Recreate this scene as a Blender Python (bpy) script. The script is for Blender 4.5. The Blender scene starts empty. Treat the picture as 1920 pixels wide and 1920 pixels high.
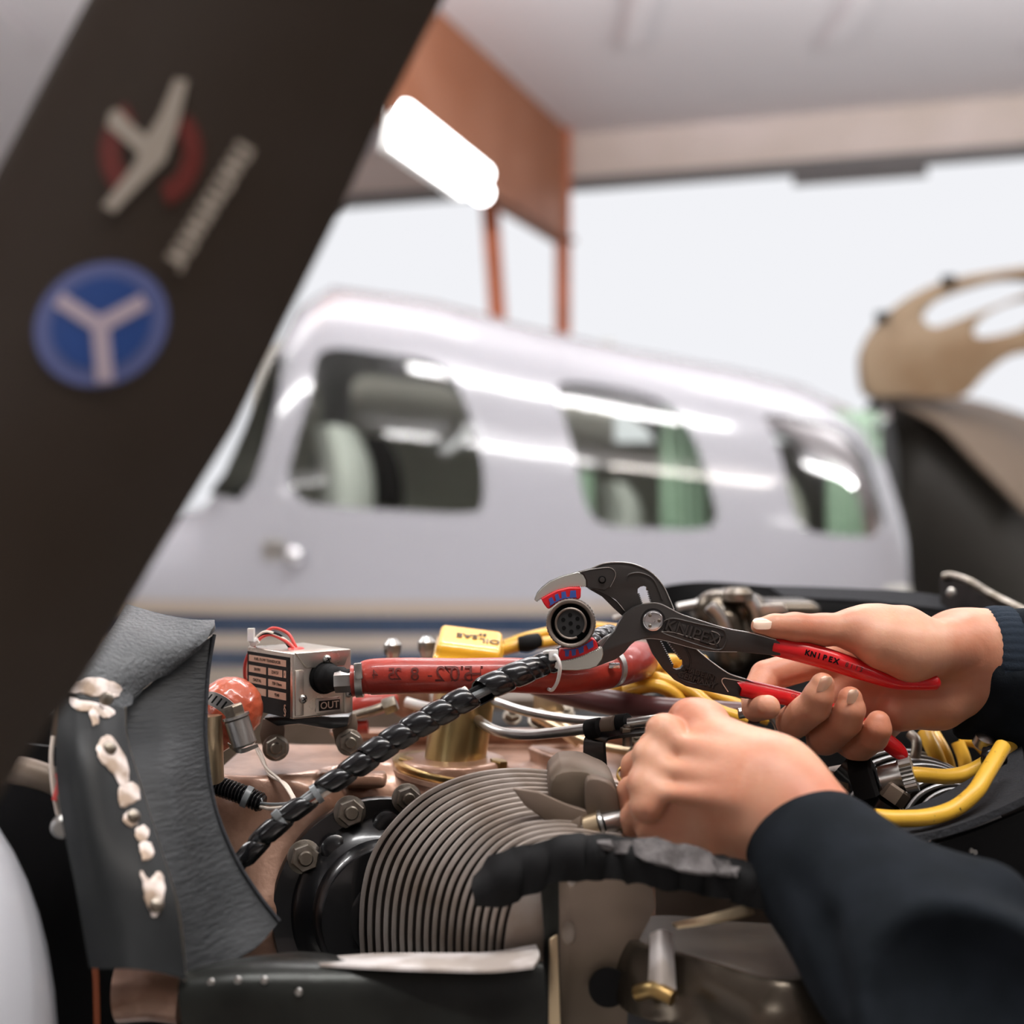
import bpy, bmesh, math, random
import numpy as np
from mathutils import Vector, Matrix, Quaternion
from mathutils.geometry import tessellate_polygon

random.seed(7)
C = bpy.context.scene.collection
R = math.radians
CAMZ = 1.45           # eye height above the hangar floor (m)
FPX = 2400.0          # focal length in pixels of the 1920 frame

def at(px, py, d):
    """world point at distance d straight ahead of the camera, seen at pixel (px, py)"""
    return Vector(((px - 960.0) * d / FPX, d, CAMZ + (960.0 - py) * d / FPX))

# ------------------------------------------------------------------ camera, world, light, exposure
sc = bpy.context.scene
cam_data = bpy.data.cameras.new('camera')
cam = bpy.data.objects.new('camera', cam_data); C.objects.link(cam)
cam.location = (0, 0, CAMZ); cam.rotation_euler = (R(90), 0, 0)
cam_data.sensor_width = 36; cam_data.lens = 45
cam_data.clip_start = 0.02; cam_data.clip_end = 200
cam_data.dof.use_dof = True
cam_data.dof.focus_distance = 0.765
cam_data.dof.aperture_fstop = 3.9
sc.camera = cam
sc.view_settings.view_transform = 'Standard'
sc.view_settings.look = 'None'
sc.view_settings.gamma = 1.0
sc.view_settings.exposure = 0.0
sc.view_settings.use_curve_mapping = False
sc.cycles.use_denoising = True
sc.cycles.max_bounces = 8
sc.cycles.sample_clamp_indirect = 6

w = bpy.data.worlds.new('overcast_sky'); sc.world = w; w.use_nodes = True
bg = w.node_tree.nodes['Background']
bg.inputs[0].default_value = (0.955, 0.962, 1.0, 1); bg.inputs[1].default_value = 0.93

def area(name, loc, size, energy, target, col=(1, 1, 1), sy=None):
    l = bpy.data.lights.new(name, 'AREA'); l.energy = energy; l.color = col
    l.shape = 'RECTANGLE'; l.size = size; l.size_y = sy or size
    o = bpy.data.objects.new(name, l); C.objects.link(o); o.location = loc
    o.rotation_euler = (Vector(target) - Vector(loc)).to_track_quat('-Z', 'Y').to_euler()
    return o
# tube rows under the hangar roof, some added for fill: one light per row of fluorescent fixtures (fixtures built further down)
TUBES = [  # centre x, y, z, length, watts down, watts up, colour
    (.04, 0.0, 4.1, 1.65, 50, 25, (1, .985, .97)),
    (1.68, 0.0, 4.1, 1.45, 44, 25, (1, .92, .84)),
    (.6, 3.0, 4.1, 1.9, 62, 25, (1, .985, .97)),
    (-3.1, 2.4, 4.1, 2.0, 70, 25, (1, .985, .97)),  # this and the next: unseen lamps added for fill
    (4.2, 2.2, 4.1, 2.0, 60, 25, (1, .985, .97)),
    (-4.4, -4.6, 4.1, 3.0, 60, 25, (1, .985, .97)),  # this and the next: unseen lamps added behind the camera as front fill
    (5.4, -4.6, 4.1, 3.0, 60, 25, (1, .985, .97)),
    (-1.4, 4.7, 3.55, 3.0, 6, 170, (1, .985, .97)),  # this and the next: unseen uplights added to brighten the far ceiling
    (2.6, 4.7, 3.55, 3.0, 6, 170, (1, .985, .97)),
]

# ------------------------------------------------------------------ materials
def lin(c):
    out = []
    for v in c:
        v = v / 255.0
        out.append(v / 12.92 if v <= 0.04045 else ((v + 0.055) / 1.055) ** 2.4)
    return tuple(out) + (1.0,)

def mat(name, rgb, rough=0.5, metal=0.0, rgb2=None, nscale=20, ndetail=3, bump=0.0, bscale=200, bdist=0.001,
        coat=0.0, sss=0.0, trans=0.0, emis=0.0, ior=1.45, nlo=.4, nhi=.6, spec=.5, sheen=0, rvar=0, stretch=None):
    m = bpy.data.materials.new(name); m.use_nodes = True
    nt = m.node_tree; b = nt.nodes['Principled BSDF']
    b.inputs['Base Color'].default_value = lin(rgb)
    b.inputs['Roughness'].default_value = rough
    b.inputs['Metallic'].default_value = metal
    b.inputs['IOR'].default_value = ior
    b.inputs['Coat Weight'].default_value = coat
    b.inputs['Coat Roughness'].default_value = 0.08
    b.inputs['Specular IOR Level'].default_value = spec
    b.inputs['Transmission Weight'].default_value = trans
    if sheen:
        b.inputs['Sheen Weight'].default_value = sheen
    if sss:
        b.inputs['Subsurface Weight'].default_value = sss
        b.inputs['Subsurface Radius'].default_value = (0.6, 0.25, 0.12)
        b.inputs['Subsurface Scale'].default_value = 0.006
    if max(rgb) < 60 and not metal and not coat:
        b.inputs['Specular IOR Level'].default_value = min(spec, .22)
    if emis:
        b.inputs['Emission Color'].default_value = lin(rgb)
        b.inputs['Emission Strength'].default_value = emis
    tc = nt.nodes.new('ShaderNodeTexCoord')
    co = tc.outputs['Object']
    if stretch:
        mp = nt.nodes.new('ShaderNodeMapping'); mp.inputs['Scale'].default_value = stretch
        nt.links.new(co, mp.inputs['Vector']); co = mp.outputs['Vector']
    if rgb2 or rvar:
        n = nt.nodes.new('ShaderNodeTexNoise'); n.inputs['Scale'].default_value = nscale
        n.inputs['Detail'].default_value = ndetail
        nt.links.new(co, n.inputs['Vector'])
        if rgb2:
            r = nt.nodes.new('ShaderNodeValToRGB')
            r.color_ramp.elements[0].position = nlo; r.color_ramp.elements[1].position = nhi
            r.color_ramp.elements[0].color = lin(rgb); r.color_ramp.elements[1].color = lin(rgb2)
            nt.links.new(n.outputs['Fac'], r.inputs['Fac'])
            nt.links.new(r.outputs['Color'], b.inputs['Base Color'])
        if rvar:
            mr = nt.nodes.new('ShaderNodeMapRange')
            mr.inputs['To Min'].default_value = max(0.02, rough - rvar); mr.inputs['To Max'].default_value = min(1, rough + rvar)
            nt.links.new(n.outputs['Fac'], mr.inputs['Value']); nt.links.new(mr.outputs['Result'], b.inputs['Roughness'])
    if bump:
        n2 = nt.nodes.new('ShaderNodeTexNoise'); n2.inputs['Scale'].default_value = bscale
        n2.inputs['Detail'].default_value = 4
        nt.links.new(co, n2.inputs['Vector'])
        bp = nt.nodes.new('ShaderNodeBump'); bp.inputs['Strength'].default_value = bump
        bp.inputs['Distance'].default_value = bdist
        nt.links.new(n2.outputs['Fac'], bp.inputs['Height'])
        nt.links.new(bp.outputs['Normal'], b.inputs['Normal'])
    return m

M = {}
M['concrete'] = mat('concrete', (186, 184, 180), .5, rgb2=(170, 168, 164), nscale=.8, bump=.1, bscale=8, bdist=.01)
M['ceiling'] = mat('ceiling_panel', (222, 218, 222), .6)
M['header'] = mat('painted_header', (206, 192, 188), .6, rgb2=(192, 178, 170), nscale=.7)
M['dark_rail'] = mat('door_rail', (96, 92, 92), .5)
M['rafter_paint'] = mat('weathered_primer', (158, 106, 80), .55, rgb2=(146, 92, 64), nscale=1.5)
M['steel_orange'] = mat('primer_steel', (176, 96, 62), .55, rgb2=(160, 86, 52), nscale=3)
M['white_paint'] = mat('aircraft_white', (226, 226, 230), .22, coat=.6)
M['lamp'] = mat('lamp_tube', (255, 255, 255), .4, emis=9)
M['fixture'] = mat('lamp_housing', (230, 230, 228), .4)
M['cabin_dark'] = mat('cabin_trim', (196, 194, 186), .8)
M['cabin_seat'] = mat('cabin_seat_leather', (225, 224, 222), .6)
M['cabin_black'] = mat('cabin_black', (26, 28, 28), .7)
M['curtain'] = mat('pale_green_curtain', (190, 214, 194), .9)
M['chrome'] = mat('chrome', (214, 214, 216), .14, 1.0)
M['steel'] = mat('steel', (176, 174, 170), .32, 1.0, rvar=.12, nscale=60)
M['steel_dull'] = mat('dull_steel', (150, 143, 134), .42, 1.0, rgb2=(118, 110, 98), nscale=90, rvar=.1)
M['cadmium'] = mat('cadmium_plate', (186, 160, 108), .32, 1.0, rgb2=(150, 122, 78), nscale=40, rvar=.1)
M['gold_bracket'] = mat('gold_chromate', (190, 170, 140), .35, .9)
M['brass_tube'] = mat('gold_anodised_tube', (214, 196, 150), .3, 1.0, rgb2=(190, 168, 116), nscale=18)
M['crankcase'] = mat('bronze_crankcase_paint', (172, 136, 116), .34, .35, rgb2=(132, 98, 78), nscale=30, ndetail=6, bump=.35, bscale=240, bdist=.0008, coat=.35)
M['fin'] = mat('fin_alloy', (170, 161, 154), .48, .35, rgb2=(138, 124, 112), nscale=22, ndetail=4)
M['fin2'] = mat('fin_alloy_grey', (150, 150, 150), .36, .7)
M['shade_core'] = mat('fin_gap_shade', (62, 54, 48), .75)  # dark tone puts the shade between the fins into the colour
M['black_paint'] = mat('black_gloss_paint', (14, 14, 16), .3, coat=.4)
M['black_rubber'] = mat('black_rubber', (15, 15, 16), .75, bump=.2, bscale=300, bdist=.0004)
M['black_plastic'] = mat('black_plastic', (16, 16, 18), .24, coat=.3)
M['rubber_sheet'] = mat('grey_rubber_sheet', (66, 69, 72), .5, rgb2=(80, 83, 86), nscale=30, bump=.9, bscale=420, bdist=.0014)
M['rubber_ribbed'] = mat('grey_ribbed_rubber', (42, 44, 46), .5, rgb2=(50, 52, 54), nscale=30, bump=.8, bscale=330, bdist=.0012, stretch=(.3, .3, 1.6))
M['grey_panel'] = mat('grey_baffle_metal', (38, 40, 41), .42, rgb2=(30, 32, 33), nscale=14, bump=.1, bscale=60)
M['flaked'] = mat('bare_flaked_metal', (226, 214, 208), .45, .2, rgb2=(160, 140, 122), nscale=70, bump=.6, bscale=140, bdist=.001)
M['blade'] = mat('propeller_blade_paint', (54, 46, 40), .5, rgb2=(50, 41, 33), nscale=8)
M['decal_blue'] = mat('decal_blue', (30, 68, 134), .5)
M['decal_lilac'] = mat('decal_lilac', (88, 98, 146), .5)
M['decal_pale'] = mat('decal_pale', (180, 166, 178), .5)
M['decal_red'] = mat('decal_red', (96, 26, 16), .5)
M['decal_cream'] = mat('decal_cream', (160, 150, 138), .5)
M['spinner'] = mat('spinner_paint', (186, 188, 194), .3, coat=.4)
M['red_sleeve'] = mat('red_silicone_sleeve', (164, 50, 34), .42, rgb2=(142, 38, 26), nscale=35, bump=.5, bscale=120, bdist=.001, coat=.25)
M['orange_sleeve'] = mat('orange_silicone', (186, 92, 64), .3, rgb2=(166, 72, 46), nscale=40, bump=.6, bscale=160, bdist=.0012, coat=.5)
M['maroon_hose'] = mat('maroon_hose', (78, 42, 42), .4, bump=.2, bscale=90)
M['ink'] = mat('ink', (92, 34, 28), .6)
M['ink_dark'] = mat('dark_ink', (60, 44, 24), .6)
M['yellow_cap'] = mat('yellow_dipped_rubber', (236, 176, 44), .22, coat=.6, sss=.08)
M['yellow_lead'] = mat('yellow_ignition_lead', (226, 176, 62), .34, rgb2=(206, 154, 46), nscale=40, coat=.2)
M['yellow_worn'] = mat('worn_yellow_lead', (220, 172, 56), .4, rgb2=(70, 56, 30), nscale=260, nlo=.66, nhi=.72)
M['box_metal'] = mat('box_bright_metal', (206, 198, 188), .3, .9, rvar=.1, nscale=40)
M['label_black'] = mat('label_black', (22, 20, 20), .4)
M['label_pink'] = mat('label_copper', (214, 176, 152), .4, .2)
M['white_wire'] = mat('cream_wire', (232, 218, 204), .35)
M['red_wire'] = mat('red_wire', (206, 72, 66), .35)
M['nylon'] = mat('nylon_tie', (222, 220, 218), .3, sss=.1)
M['nylon_grey'] = mat('grey_nylon_tie', (120, 124, 126), .3)
M['plier'] = mat('plier_black_atramentised', (66, 63, 61), .42, .55, bump=.12, bscale=500, bdist=.0003)
M['plier_edge'] = mat('plier_ground_edge', (206, 205, 200), .25, 1.0)
M['jaw'] = mat('polished_jaw', (214, 217, 210), .25, .85)
M['grip_red'] = mat('red_dipped_grip', (206, 18, 26), .34, coat=.3)
M['pad_red'] = mat('red_jaw_pad', (205, 24, 34), .4)
M['pad_blue'] = mat('blue_jaw_pad', (58, 84, 156), .45)
M['connector'] = mat('olive_anodised', (118, 108, 100), .4, .6)
M['connector_black'] = mat('connector_insert', (44, 44, 44), .6)
M['black_hole'] = mat('socket_dark', (6, 6, 6), .9)
M['skin'] = mat('skin', (206, 154, 126), .46, rgb2=(188, 120, 92), nscale=22, ndetail=4, nlo=.38, nhi=.68, bump=.35, bscale=420, bdist=.0004, sss=.35)
M['nail'] = mat('nail', (236, 196, 174), .3, sss=.3, coat=.2)
M['gold'] = mat('gold_ring', (232, 190, 110), .18, 1.0)
M['cloth'] = mat('navy_sweatshirt', (27, 31, 36), .95, rgb2=(23, 27, 31), nscale=60, bump=.35, bscale=900, bdist=.0006, spec=.1)
M['cloth_rib'] = mat('navy_rib_knit', (40, 48, 58), .95, bump=.4, bscale=700, bdist=.0008, spec=.15)
M['trousers'] = mat('work_trousers', (30, 32, 36), .9)
M['hair'] = mat('brown_hair', (60, 42, 30), .6)
M['frayed'] = mat('frayed_fabric_edge', (112, 108, 108), .95, rgb2=(84, 80, 80), nscale=90, bump=.8, bscale=500, bdist=.0015)
M['taupe'] = mat('taupe_alloy', (124, 108, 96), .5, .3, rgb2=(96, 84, 70), nscale=9)
M['dark_chrome'] = mat('dark_glossy_metal', (84, 76, 66), .26, .75)
M['bright_highlight'] = mat('pale_highlight_metal', (238, 232, 230), .35, .3, rgb2=(190, 180, 172), nscale=40)  # pale diffuse tone painting the highlights on ledge and duct
M['olive_metal'] = mat('olive_baffle', (38, 40, 37), .34, .5, rgb2=(24, 25, 23), nscale=20, bump=.2, bscale=90)
M['felt'] = mat('grey_felt', (46, 47, 50), .95, bump=.8, bscale=400, bdist=.0015)
M['beige_cowl'] = mat('beige_cowl_inside', (136, 116, 92), .5, rgb2=(122, 98, 72), nscale=3)
M['nacelle'] = mat('dark_nacelle', (44, 42, 38), .5)
M['nacelle_top'] = mat('brown_nacelle_skin', (104, 90, 76), .5)
M['tyre'] = mat('tyre_rubber', (24, 24, 24), .8)

# glass of the aircraft: tinted, see-through
def glass_mat():
    m = bpy.data.materials.new('tinted_cabin_glass'); m.use_nodes = True
    nt = m.node_tree; nt.nodes.clear()
    o = nt.nodes.new('ShaderNodeOutputMaterial'); mx = nt.nodes.new('ShaderNodeMixShader')
    t = nt.nodes.new('ShaderNodeBsdfTransparent'); t.inputs[0].default_value = (.82, .87, .82, 1)
    g = nt.nodes.new('ShaderNodeBsdfGlossy'); g.inputs['Roughness'].default_value = .04
    f = nt.nodes.new('ShaderNodeFresnel'); f.inputs[0].default_value = 1.6
    nt.links.new(f.outputs[0], mx.inputs[0]); nt.links.new(t.outputs[0], mx.inputs[1]); nt.links.new(g.outputs[0], mx.inputs[2])
    nt.links.new(mx.outputs[0], o.inputs[0])
    return m
M['cabin_glass'] = glass_mat()

# ------------------------------------------------------------------ object helpers
ORIG = {}
def thing(name, label, cat, loc, group=None):
    o = bpy.data.objects.new(name, None); C.objects.link(o)
    o.empty_display_size = .02
    o.location = loc; o['label'] = label; o['category'] = cat
    if group: o['group'] = group
    ORIG[o.name] = Vector(loc)
    return o

def origin_of(o):
    return ORIG[o.name]

def tag(o, label, cat, group=None):
    o['label'] = label; o['category'] = cat
    if group: o['group'] = group
    return o

LAST = [None]
def mk(name, verts, faces, m, parent=None, smooth=True, kind=None, label=None, autosmooth=None):
    vs = np.array([tuple(v) for v in verts], dtype=float)
    c = (vs.min(0) + vs.max(0)) / 2
    me = bpy.data.meshes.new(name)
    me.from_pydata([tuple(v) for v in (vs - c)], [], [tuple(f) for f in faces])
    me.update()
    return finish(name, me, Vector(c), m, parent, smooth, kind, label, autosmooth)

def finish(name, me, c, m, parent=None, smooth=True, kind=None, label=None, autosmooth=None):
    mats = m if isinstance(m, (list, tuple)) else [m]
    if len(me.materials) == 0:
        for q in mats: me.materials.append(M[q] if isinstance(q, str) else q)
    if smooth:
        me.polygons.foreach_set('use_smooth', [True] * len(me.polygons))
        ang = autosmooth if autosmooth is not None else 40
        if ang < 180:
            me.set_sharp_from_angle(angle=R(ang))
    o = bpy.data.objects.new(name, me); C.objects.link(o)
    o.location = c
    ORIG[o.name] = Vector(c)
    if parent is not None:
        o.parent = parent
        o.matrix_parent_inverse = Matrix.Translation(-world_origin(parent))
    if kind: o['kind'] = kind
    if label: o['label'] = label
    LAST[0] = o
    return o

def world_origin(o):
    return ORIG[o.name]

class MB:
    """collects shapes into one mesh"""
    def __init__(s): s.v = []; s.f = []
    def add(s, vs, fs):
        n = len(s.v); s.v += [Vector(v) for v in vs]; s.f += [[i + n for i in f] for f in fs]; return s
    def build(s, name, m, parent=None, bevel=0, bseg=2, **k):
        if bevel:
            bm = bmesh.new(); vv = [bm.verts.new(v) for v in s.v]
            for f in s.f:
                try: bm.faces.new([vv[i] for i in f])
                except ValueError: pass
            bmesh.ops.remove_doubles(bm, verts=bm.verts, dist=1e-6)
            bmesh.ops.recalc_face_normals(bm, faces=bm.faces)
            bmesh.ops.dissolve_limit(bm, angle_limit=R(1), verts=bm.verts, edges=bm.edges)
            es = [e for e in bm.edges if len(e.link_faces) == 2 and e.calc_face_angle(0) > R(32)]
            bmesh.ops.bevel(bm, geom=es, offset=bevel, segments=bseg, affect='EDGES', profile=.5, clamp_overlap=True)
            bm.verts.index_update()
            V = [v.co.copy() for v in bm.verts]; F = [[v.index for v in f.verts] for f in bm.faces]
            bm.free()
            return mk(name, V, F, m, parent, **k)
        return mk(name, s.v, s.f, m, parent, **k)

def frame(ax, up=Vector((0, 0, 1))):
    ax = Vector(ax).normalized()
    x = up.cross(ax)
    if x.length < 1e-4: x = Vector((1, 0, 0)).cross(ax)
    x.normalize(); y = ax.cross(x).normalized()
    return x, y, ax

def g_box(c, sx, sy, sz, ax=None):
    """box centred at c; ax = (x, y, z) axis vectors"""
    X, Y, Z = ax if ax else (Vector((1, 0, 0)), Vector((0, 1, 0)), Vector((0, 0, 1)))
    c = Vector(c); vs = []
    for k in (-1, 1):
        for j in (-1, 1):
            for i in (-1, 1):
                vs.append(c + X * (i * sx / 2) + Y * (j * sy / 2) + Z * (k * sz / 2))
    return vs, [(0, 2, 3, 1), (4, 5, 7, 6), (0, 1, 5, 4), (2, 6, 7, 3), (0, 4, 6, 2), (1, 3, 7, 5)]

def g_lathe(prof, c, ax, n=32, up=Vector((0, 0, 1)), cap=True):
    """profile [(radius, height)] turned round axis ax at c"""
    x, y, z = frame(ax, up); c = Vector(c); vs = []; fs = []
    for r, h in prof:
        for i in range(n):
            a = 2 * math.pi * i / n
            vs.append(c + z * h + (x * math.cos(a) + y * math.sin(a)) * r)
    for k in range(len(prof) - 1):
        for i in range(n):
            j = (i + 1) % n
            fs.append((k * n + i, k * n + j, (k + 1) * n + j, (k + 1) * n + i))
    if cap:
        fs.append(tuple(reversed(range(n)))); fs.append(tuple(range((len(prof) - 1) * n, len(prof) * n)))
    return vs, fs

def catmull(pts, n=8):
    """pts: list of tuples of floats; smooth interpolation"""
    P = [np.array(p, float) for p in pts]
    if len(P) < 3:
        return [tuple(P[0] + (P[1] - P[0]) * i / n) for i in range(n + 1)]
    P = [2 * P[0] - P[1]] + P + [2 * P[-1] - P[-2]]
    out = []
    for i in range(1, len(P) - 2):
        a, b, c, d = P[i - 1:i + 3]
        for k in range(n):
            t = k / n
            out.append(tuple(.5 * ((2 * b) + (c - a) * t + (2 * a - 5 * b + 4 * c - d) * t * t + (3 * b - a - 3 * c + d) * t ** 3)))
    out.append(tuple(P[-2]))
    return out

def g_tube(pts, rad, n=12, squash=(1, 1), up0=None, cap=True):
    """pts Vectors, rad scalar or list"""
    pts = [Vector(p) for p in pts]; N = len(pts)
    rad = list(rad) if hasattr(rad, '__len__') else [rad] * N
    T = [(pts[min(i + 1, N - 1)] - pts[max(i - 1, 0)]).normalized() for i in range(N)]
    up = up0 or Vector((0, 0, 1))
    if abs(T[0].dot(up)) > .95: up = Vector((0, 1, 0))
    nrm = (up - T[0] * up.dot(T[0])).normalized()
    vs = []; fs = []; fr = []
    for i in range(N):
        if i:
            nrm = (nrm - T[i] * nrm.dot(T[i])).normalized()
        b = T[i].cross(nrm); fr.append((nrm.copy(), b))
        for k in range(n):
            a = 2 * math.pi * k / n
            vs.append(pts[i] + (nrm * math.cos(a) * squash[0] + b * math.sin(a) * squash[1]) * rad[i])
    for i in range(N - 1):
        for k in range(n):
            l = (k + 1) % n
            fs.append((i * n + k, i * n + l, (i + 1) * n + l, (i + 1) * n + k))
    if cap:
        fs.append(tuple(reversed(range(n)))); fs.append(tuple(range((N - 1) * n, N * n)))
    return vs, fs

def pathpx(p, n=8):
    """list of (px, py, d[, r]) -> smooth Vectors (and radii)"""
    s = catmull(p, n)
    V = [at(q[0], q[1], q[2]) for q in s]
    return (V, [q[3] * q[2] / FPX for q in s]) if len(p[0]) > 3 else V

def tube(name, p, r=None, m='steel', parent=None, n=12, sub=8, squash=(1, 1), **k):
    if len(p[0]) > 3:
        V, rr = pathpx(p, sub)
    else:
        V = pathpx(p, sub); rr = r
    vs, fs = g_tube(V, rr, n, squash)
    return mk(name, vs, fs, m, parent, autosmooth=60, **k)

def g_poly(loops, to3d, d0, d1):
    """extrude a flat polygon with holes. loops: outer + holes as 2D lists; to3d(x,y,t)->Vector"""
    L3 = [[Vector((p[0], p[1], 0)) for p in lp] for lp in loops]
    tri = tessellate_polygon(L3)
    flat = [p for lp in loops for p in lp]; n = len(flat)
    vs = [to3d(p[0], p[1], d0) for p in flat] + [to3d(p[0], p[1], d1) for p in flat]
    fs = [tuple(t) for t in tri] + [tuple(i + n for i in reversed(t)) for t in tri]
    o = 0
    for lp in loops:
        m_ = len(lp)
        for i in range(m_):
            j = (i + 1) % m_
            fs.append((o + i, o + j, n + o + j, n + o + i))
        o += m_
    return vs, fs

def plate(name, poly, d, th, m, parent=None, holes=(), bevel=0, conv=None, sub=0, **k):
    """upright plate facing the camera side, outline through pixel points at distance d, thickness th backwards"""
    cv = conv or (lambda x, y: (x, y))
    if sub: poly = closed_smooth(poly, sub)
    loops = [[cv(*p) for p in poly]] + [[cv(*p) for p in h] for h in holes]
    def f(x, y, t):
        q = at(x, y, d); return Vector((q.x, q.y + t, q.z))
    b = MB(); b.add(*g_poly(loops, f, 0, th))
    if not bevel:
        bm = bmesh.new(); vv = [bm.verts.new(v) for v in b.v]
        for q in b.f:
            try: bm.faces.new([vv[i] for i in q])
            except ValueError: pass
        bmesh.ops.recalc_face_normals(bm, faces=bm.faces); bm.verts.index_update()
        b.v = [v.co.copy() for v in bm.verts]; b.f = [[v.index for v in q.verts] for q in bm.faces]; bm.free()
    return b.build(name, m, parent, bevel=bevel, **k)

def closed_smooth(poly, n=4):
    P = [np.array(p, float) for p in poly]; N = len(P); out = []
    for i in range(N):
        a, b, c, d = P[i - 1], P[i], P[(i + 1) % N], P[(i + 2) % N]
        for k in range(n):
            t = k / n
            out.append(tuple(.5 * ((2 * b) + (c - a) * t + (2 * a - 5 * b + 4 * c - d) * t * t + (3 * b - a - 3 * c + d) * t ** 3)))
    return out

def g_grid(rows, closed=False):
    n = len(rows[0]); vs = [v for r in rows for v in r]; fs = []
    for i in range(len(rows) - 1):
        for j in range(n - 1):
            fs.append((i * n + j, i * n + j + 1, (i + 1) * n + j + 1, (i + 1) * n + j))
        if closed: fs.append((i * n + n - 1, i * n, (i + 1) * n, (i + 1) * n + n - 1))
    return vs, fs

def solidify(vs, fs, th):
    """give a sheet thickness along its vertex normals"""
    bm = bmesh.new(); vv = [bm.verts.new(v) for v in vs]
    for f in fs: bm.faces.new([vv[i] for i in f])
    bm.normal_update(); bm.verts.index_update()
    N = len(vs); nn = [v.normal.copy() for v in bm.verts]
    out = [Vector(v) for v in vs] + [Vector(v) - n_ * th for v, n_ in zip(vs, nn)]
    F = [tuple(f) for f in fs] + [tuple(i + N for i in reversed(f)) for f in fs]
    for e in bm.edges:
        if len(e.link_faces) == 1:
            l = [x for x in e.link_loops][0]
            a, b_ = l.vert.index, l.link_loop_next.vert.index
            F.append((b_, a, a + N, b_ + N))
    bm.free()
    return out, F

def sheet(name, rows, th, m, parent=None, sub=(4, 4), **k):
    """thin bent sheet through rows of (px,py,d) control points"""
    R1 = [catmull(r, sub[0]) for r in rows]
    cols = [catmull([R1[i][j] for i in range(len(R1))], sub[1]) for j in range(len(R1[0]))]
    G = [[at(*cols[j][i]) for j in range(len(cols))] for i in range(len(cols[0]))]
    vs, fs = g_grid(G); vs, fs = solidify(vs, fs, th)
    return mk(name, vs, fs, m, parent, autosmooth=55, **k)

def hexa(c, ax, r, h, rot=0, up=Vector((0, 0, 1))):
    x, y, z = frame(ax, up); c = Vector(c); vs = []
    prof = [(r * .98, 0), (r, h * .1), (r, h * .85), (r * .9, h)]
    for rr, hh in prof:
        for i in range(6):
            a = math.pi / 3 * i + rot
            vs.append(c + z * hh + (x * math.cos(a) + y * math.sin(a)) * rr)
    fs = []
    for k in range(3):
        for i in range(6):
            j = (i + 1) % 6; fs.append((k * 6 + i, k * 6 + j, (k + 1) * 6 + j, (k + 1) * 6 + i))
    fs.append(tuple(reversed(range(6)))); fs.append(tuple(range(18, 24)))
    return vs, fs

def nut_on_stud(parent, c, ax, r, m='steel_dull', rot=.3, name='nut'):
    """hex nut with washer and stud end, as a part (nut) with sub-parts"""
    ax = Vector(ax).normalized(); c = Vector(c)
    nb = MB(); nb.add(*hexa(c + ax * r * .25, ax, r, r * .75, rot))
    o = nb.build(name, m, parent, autosmooth=25)
    b = MB(); b.add(*g_lathe([(r * 1.18, 0), (r * 1.18, r * .22), (r * 1.1, r * .26)], c, ax, 24))
    b.build('washer', m, o, autosmooth=30)
    b = MB(); b.add(*g_lathe([(r * .52, 0), (r * .52, r * 1.22), (r * .42, r * 1.36)], c, ax, 20))
    b.build('stud', m, o, autosmooth=30)
    return o

def text(name, body, o, xd, yd, size, depth, m, parent, align='CENTER', bold=0.0, **k):
    cu = bpy.data.curves.new(name, 'FONT'); cu.body = body; cu.size = size; cu.extrude = depth / 2
    cu.align_x = align; cu.align_y = 'CENTER'; cu.offset = bold; cu.resolution_u = 3
    t = bpy.data.objects.new(name, cu); C.objects.link(t)
    dg = bpy.context.evaluated_depsgraph_get()
    me = bpy.data.meshes.new_from_object(t.evaluated_get(dg))
    bpy.data.objects.remove(t)
    X = Vector(xd).normalized(); Z = X.cross(Vector(yd)).normalized(); Y = Z.cross(X)
    V = [Vector(o) + X * v.co.x + Y * v.co.y + Z * v.co.z for v in me.vertices]
    F = [tuple(p.vertices) for p in me.polygons]
    bpy.data.meshes.remove(me)
    return mk(name, V, F, m, parent, smooth=False, **k)

def wrap_on(o, lst, squash=1.0, lift=.0005):
    """lay lettering onto a hose or grip given as (px, py, distance, half width) stations"""
    A_ = np.array(lst, float); L0 = o.location.copy()
    for v in o.data.vertices:
        p = v.co + L0; px = 960 + p.x * FPX / p.y; py = 960 - (p.z - CAMZ) * FPX / p.y
        cy, cd, hw = (np.interp(px, A_[:, 0], A_[:, i]) for i in (1, 2, 3))
        q = min(abs(py - cy) / hw, .97); d = cd - hw * cd / FPX * squash * math.sqrt(1 - q * q) - lift
        v.co = at(px, py, d) - L0
    o.data.update()

from mathutils.bvhtree import BVHTree
def hit(o, px, py, lift=0.0):
    """point where the surface of o lies under a pixel, and its normal"""
    L0 = Vector(world_origin(o)); bv = BVHTree.FromPolygons([v.co + L0 for v in o.data.vertices], [tuple(p.vertices) for p in o.data.polygons])
    e = Vector((0, 0, CAMZ)); r = (at(px, py, 1) - e).normalized(); h = bv.ray_cast(e, r)
    if h[0] is None: return at(px, py, .65), Vector((0, -1, 0))
    n = h[1] if h[1].dot(r) < 0 else -h[1]
    return h[0] + n * lift, n

# ---------------------------------------------------------------- signed distance bodies (hands, castings)
def sd_cone(Pn, a, b, ra, rb, sq=None):
    a = np.array(a, float); b = np.array(b, float); ab = b - a; L = max(ab @ ab, 1e-12)
    t = np.clip(((Pn - a) @ ab) / L, 0, 1)
    q = Pn - a - t[..., None] * ab
    return np.sqrt((q * q).sum(-1)) - (ra + (rb - ra) * t)

def sd_ell(Pn, c, r):
    q = (Pn - np.array(c, float)) / np.array(r, float)
    k = np.sqrt((q * q).sum(-1))
    return (k - 1) * min(r)

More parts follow.
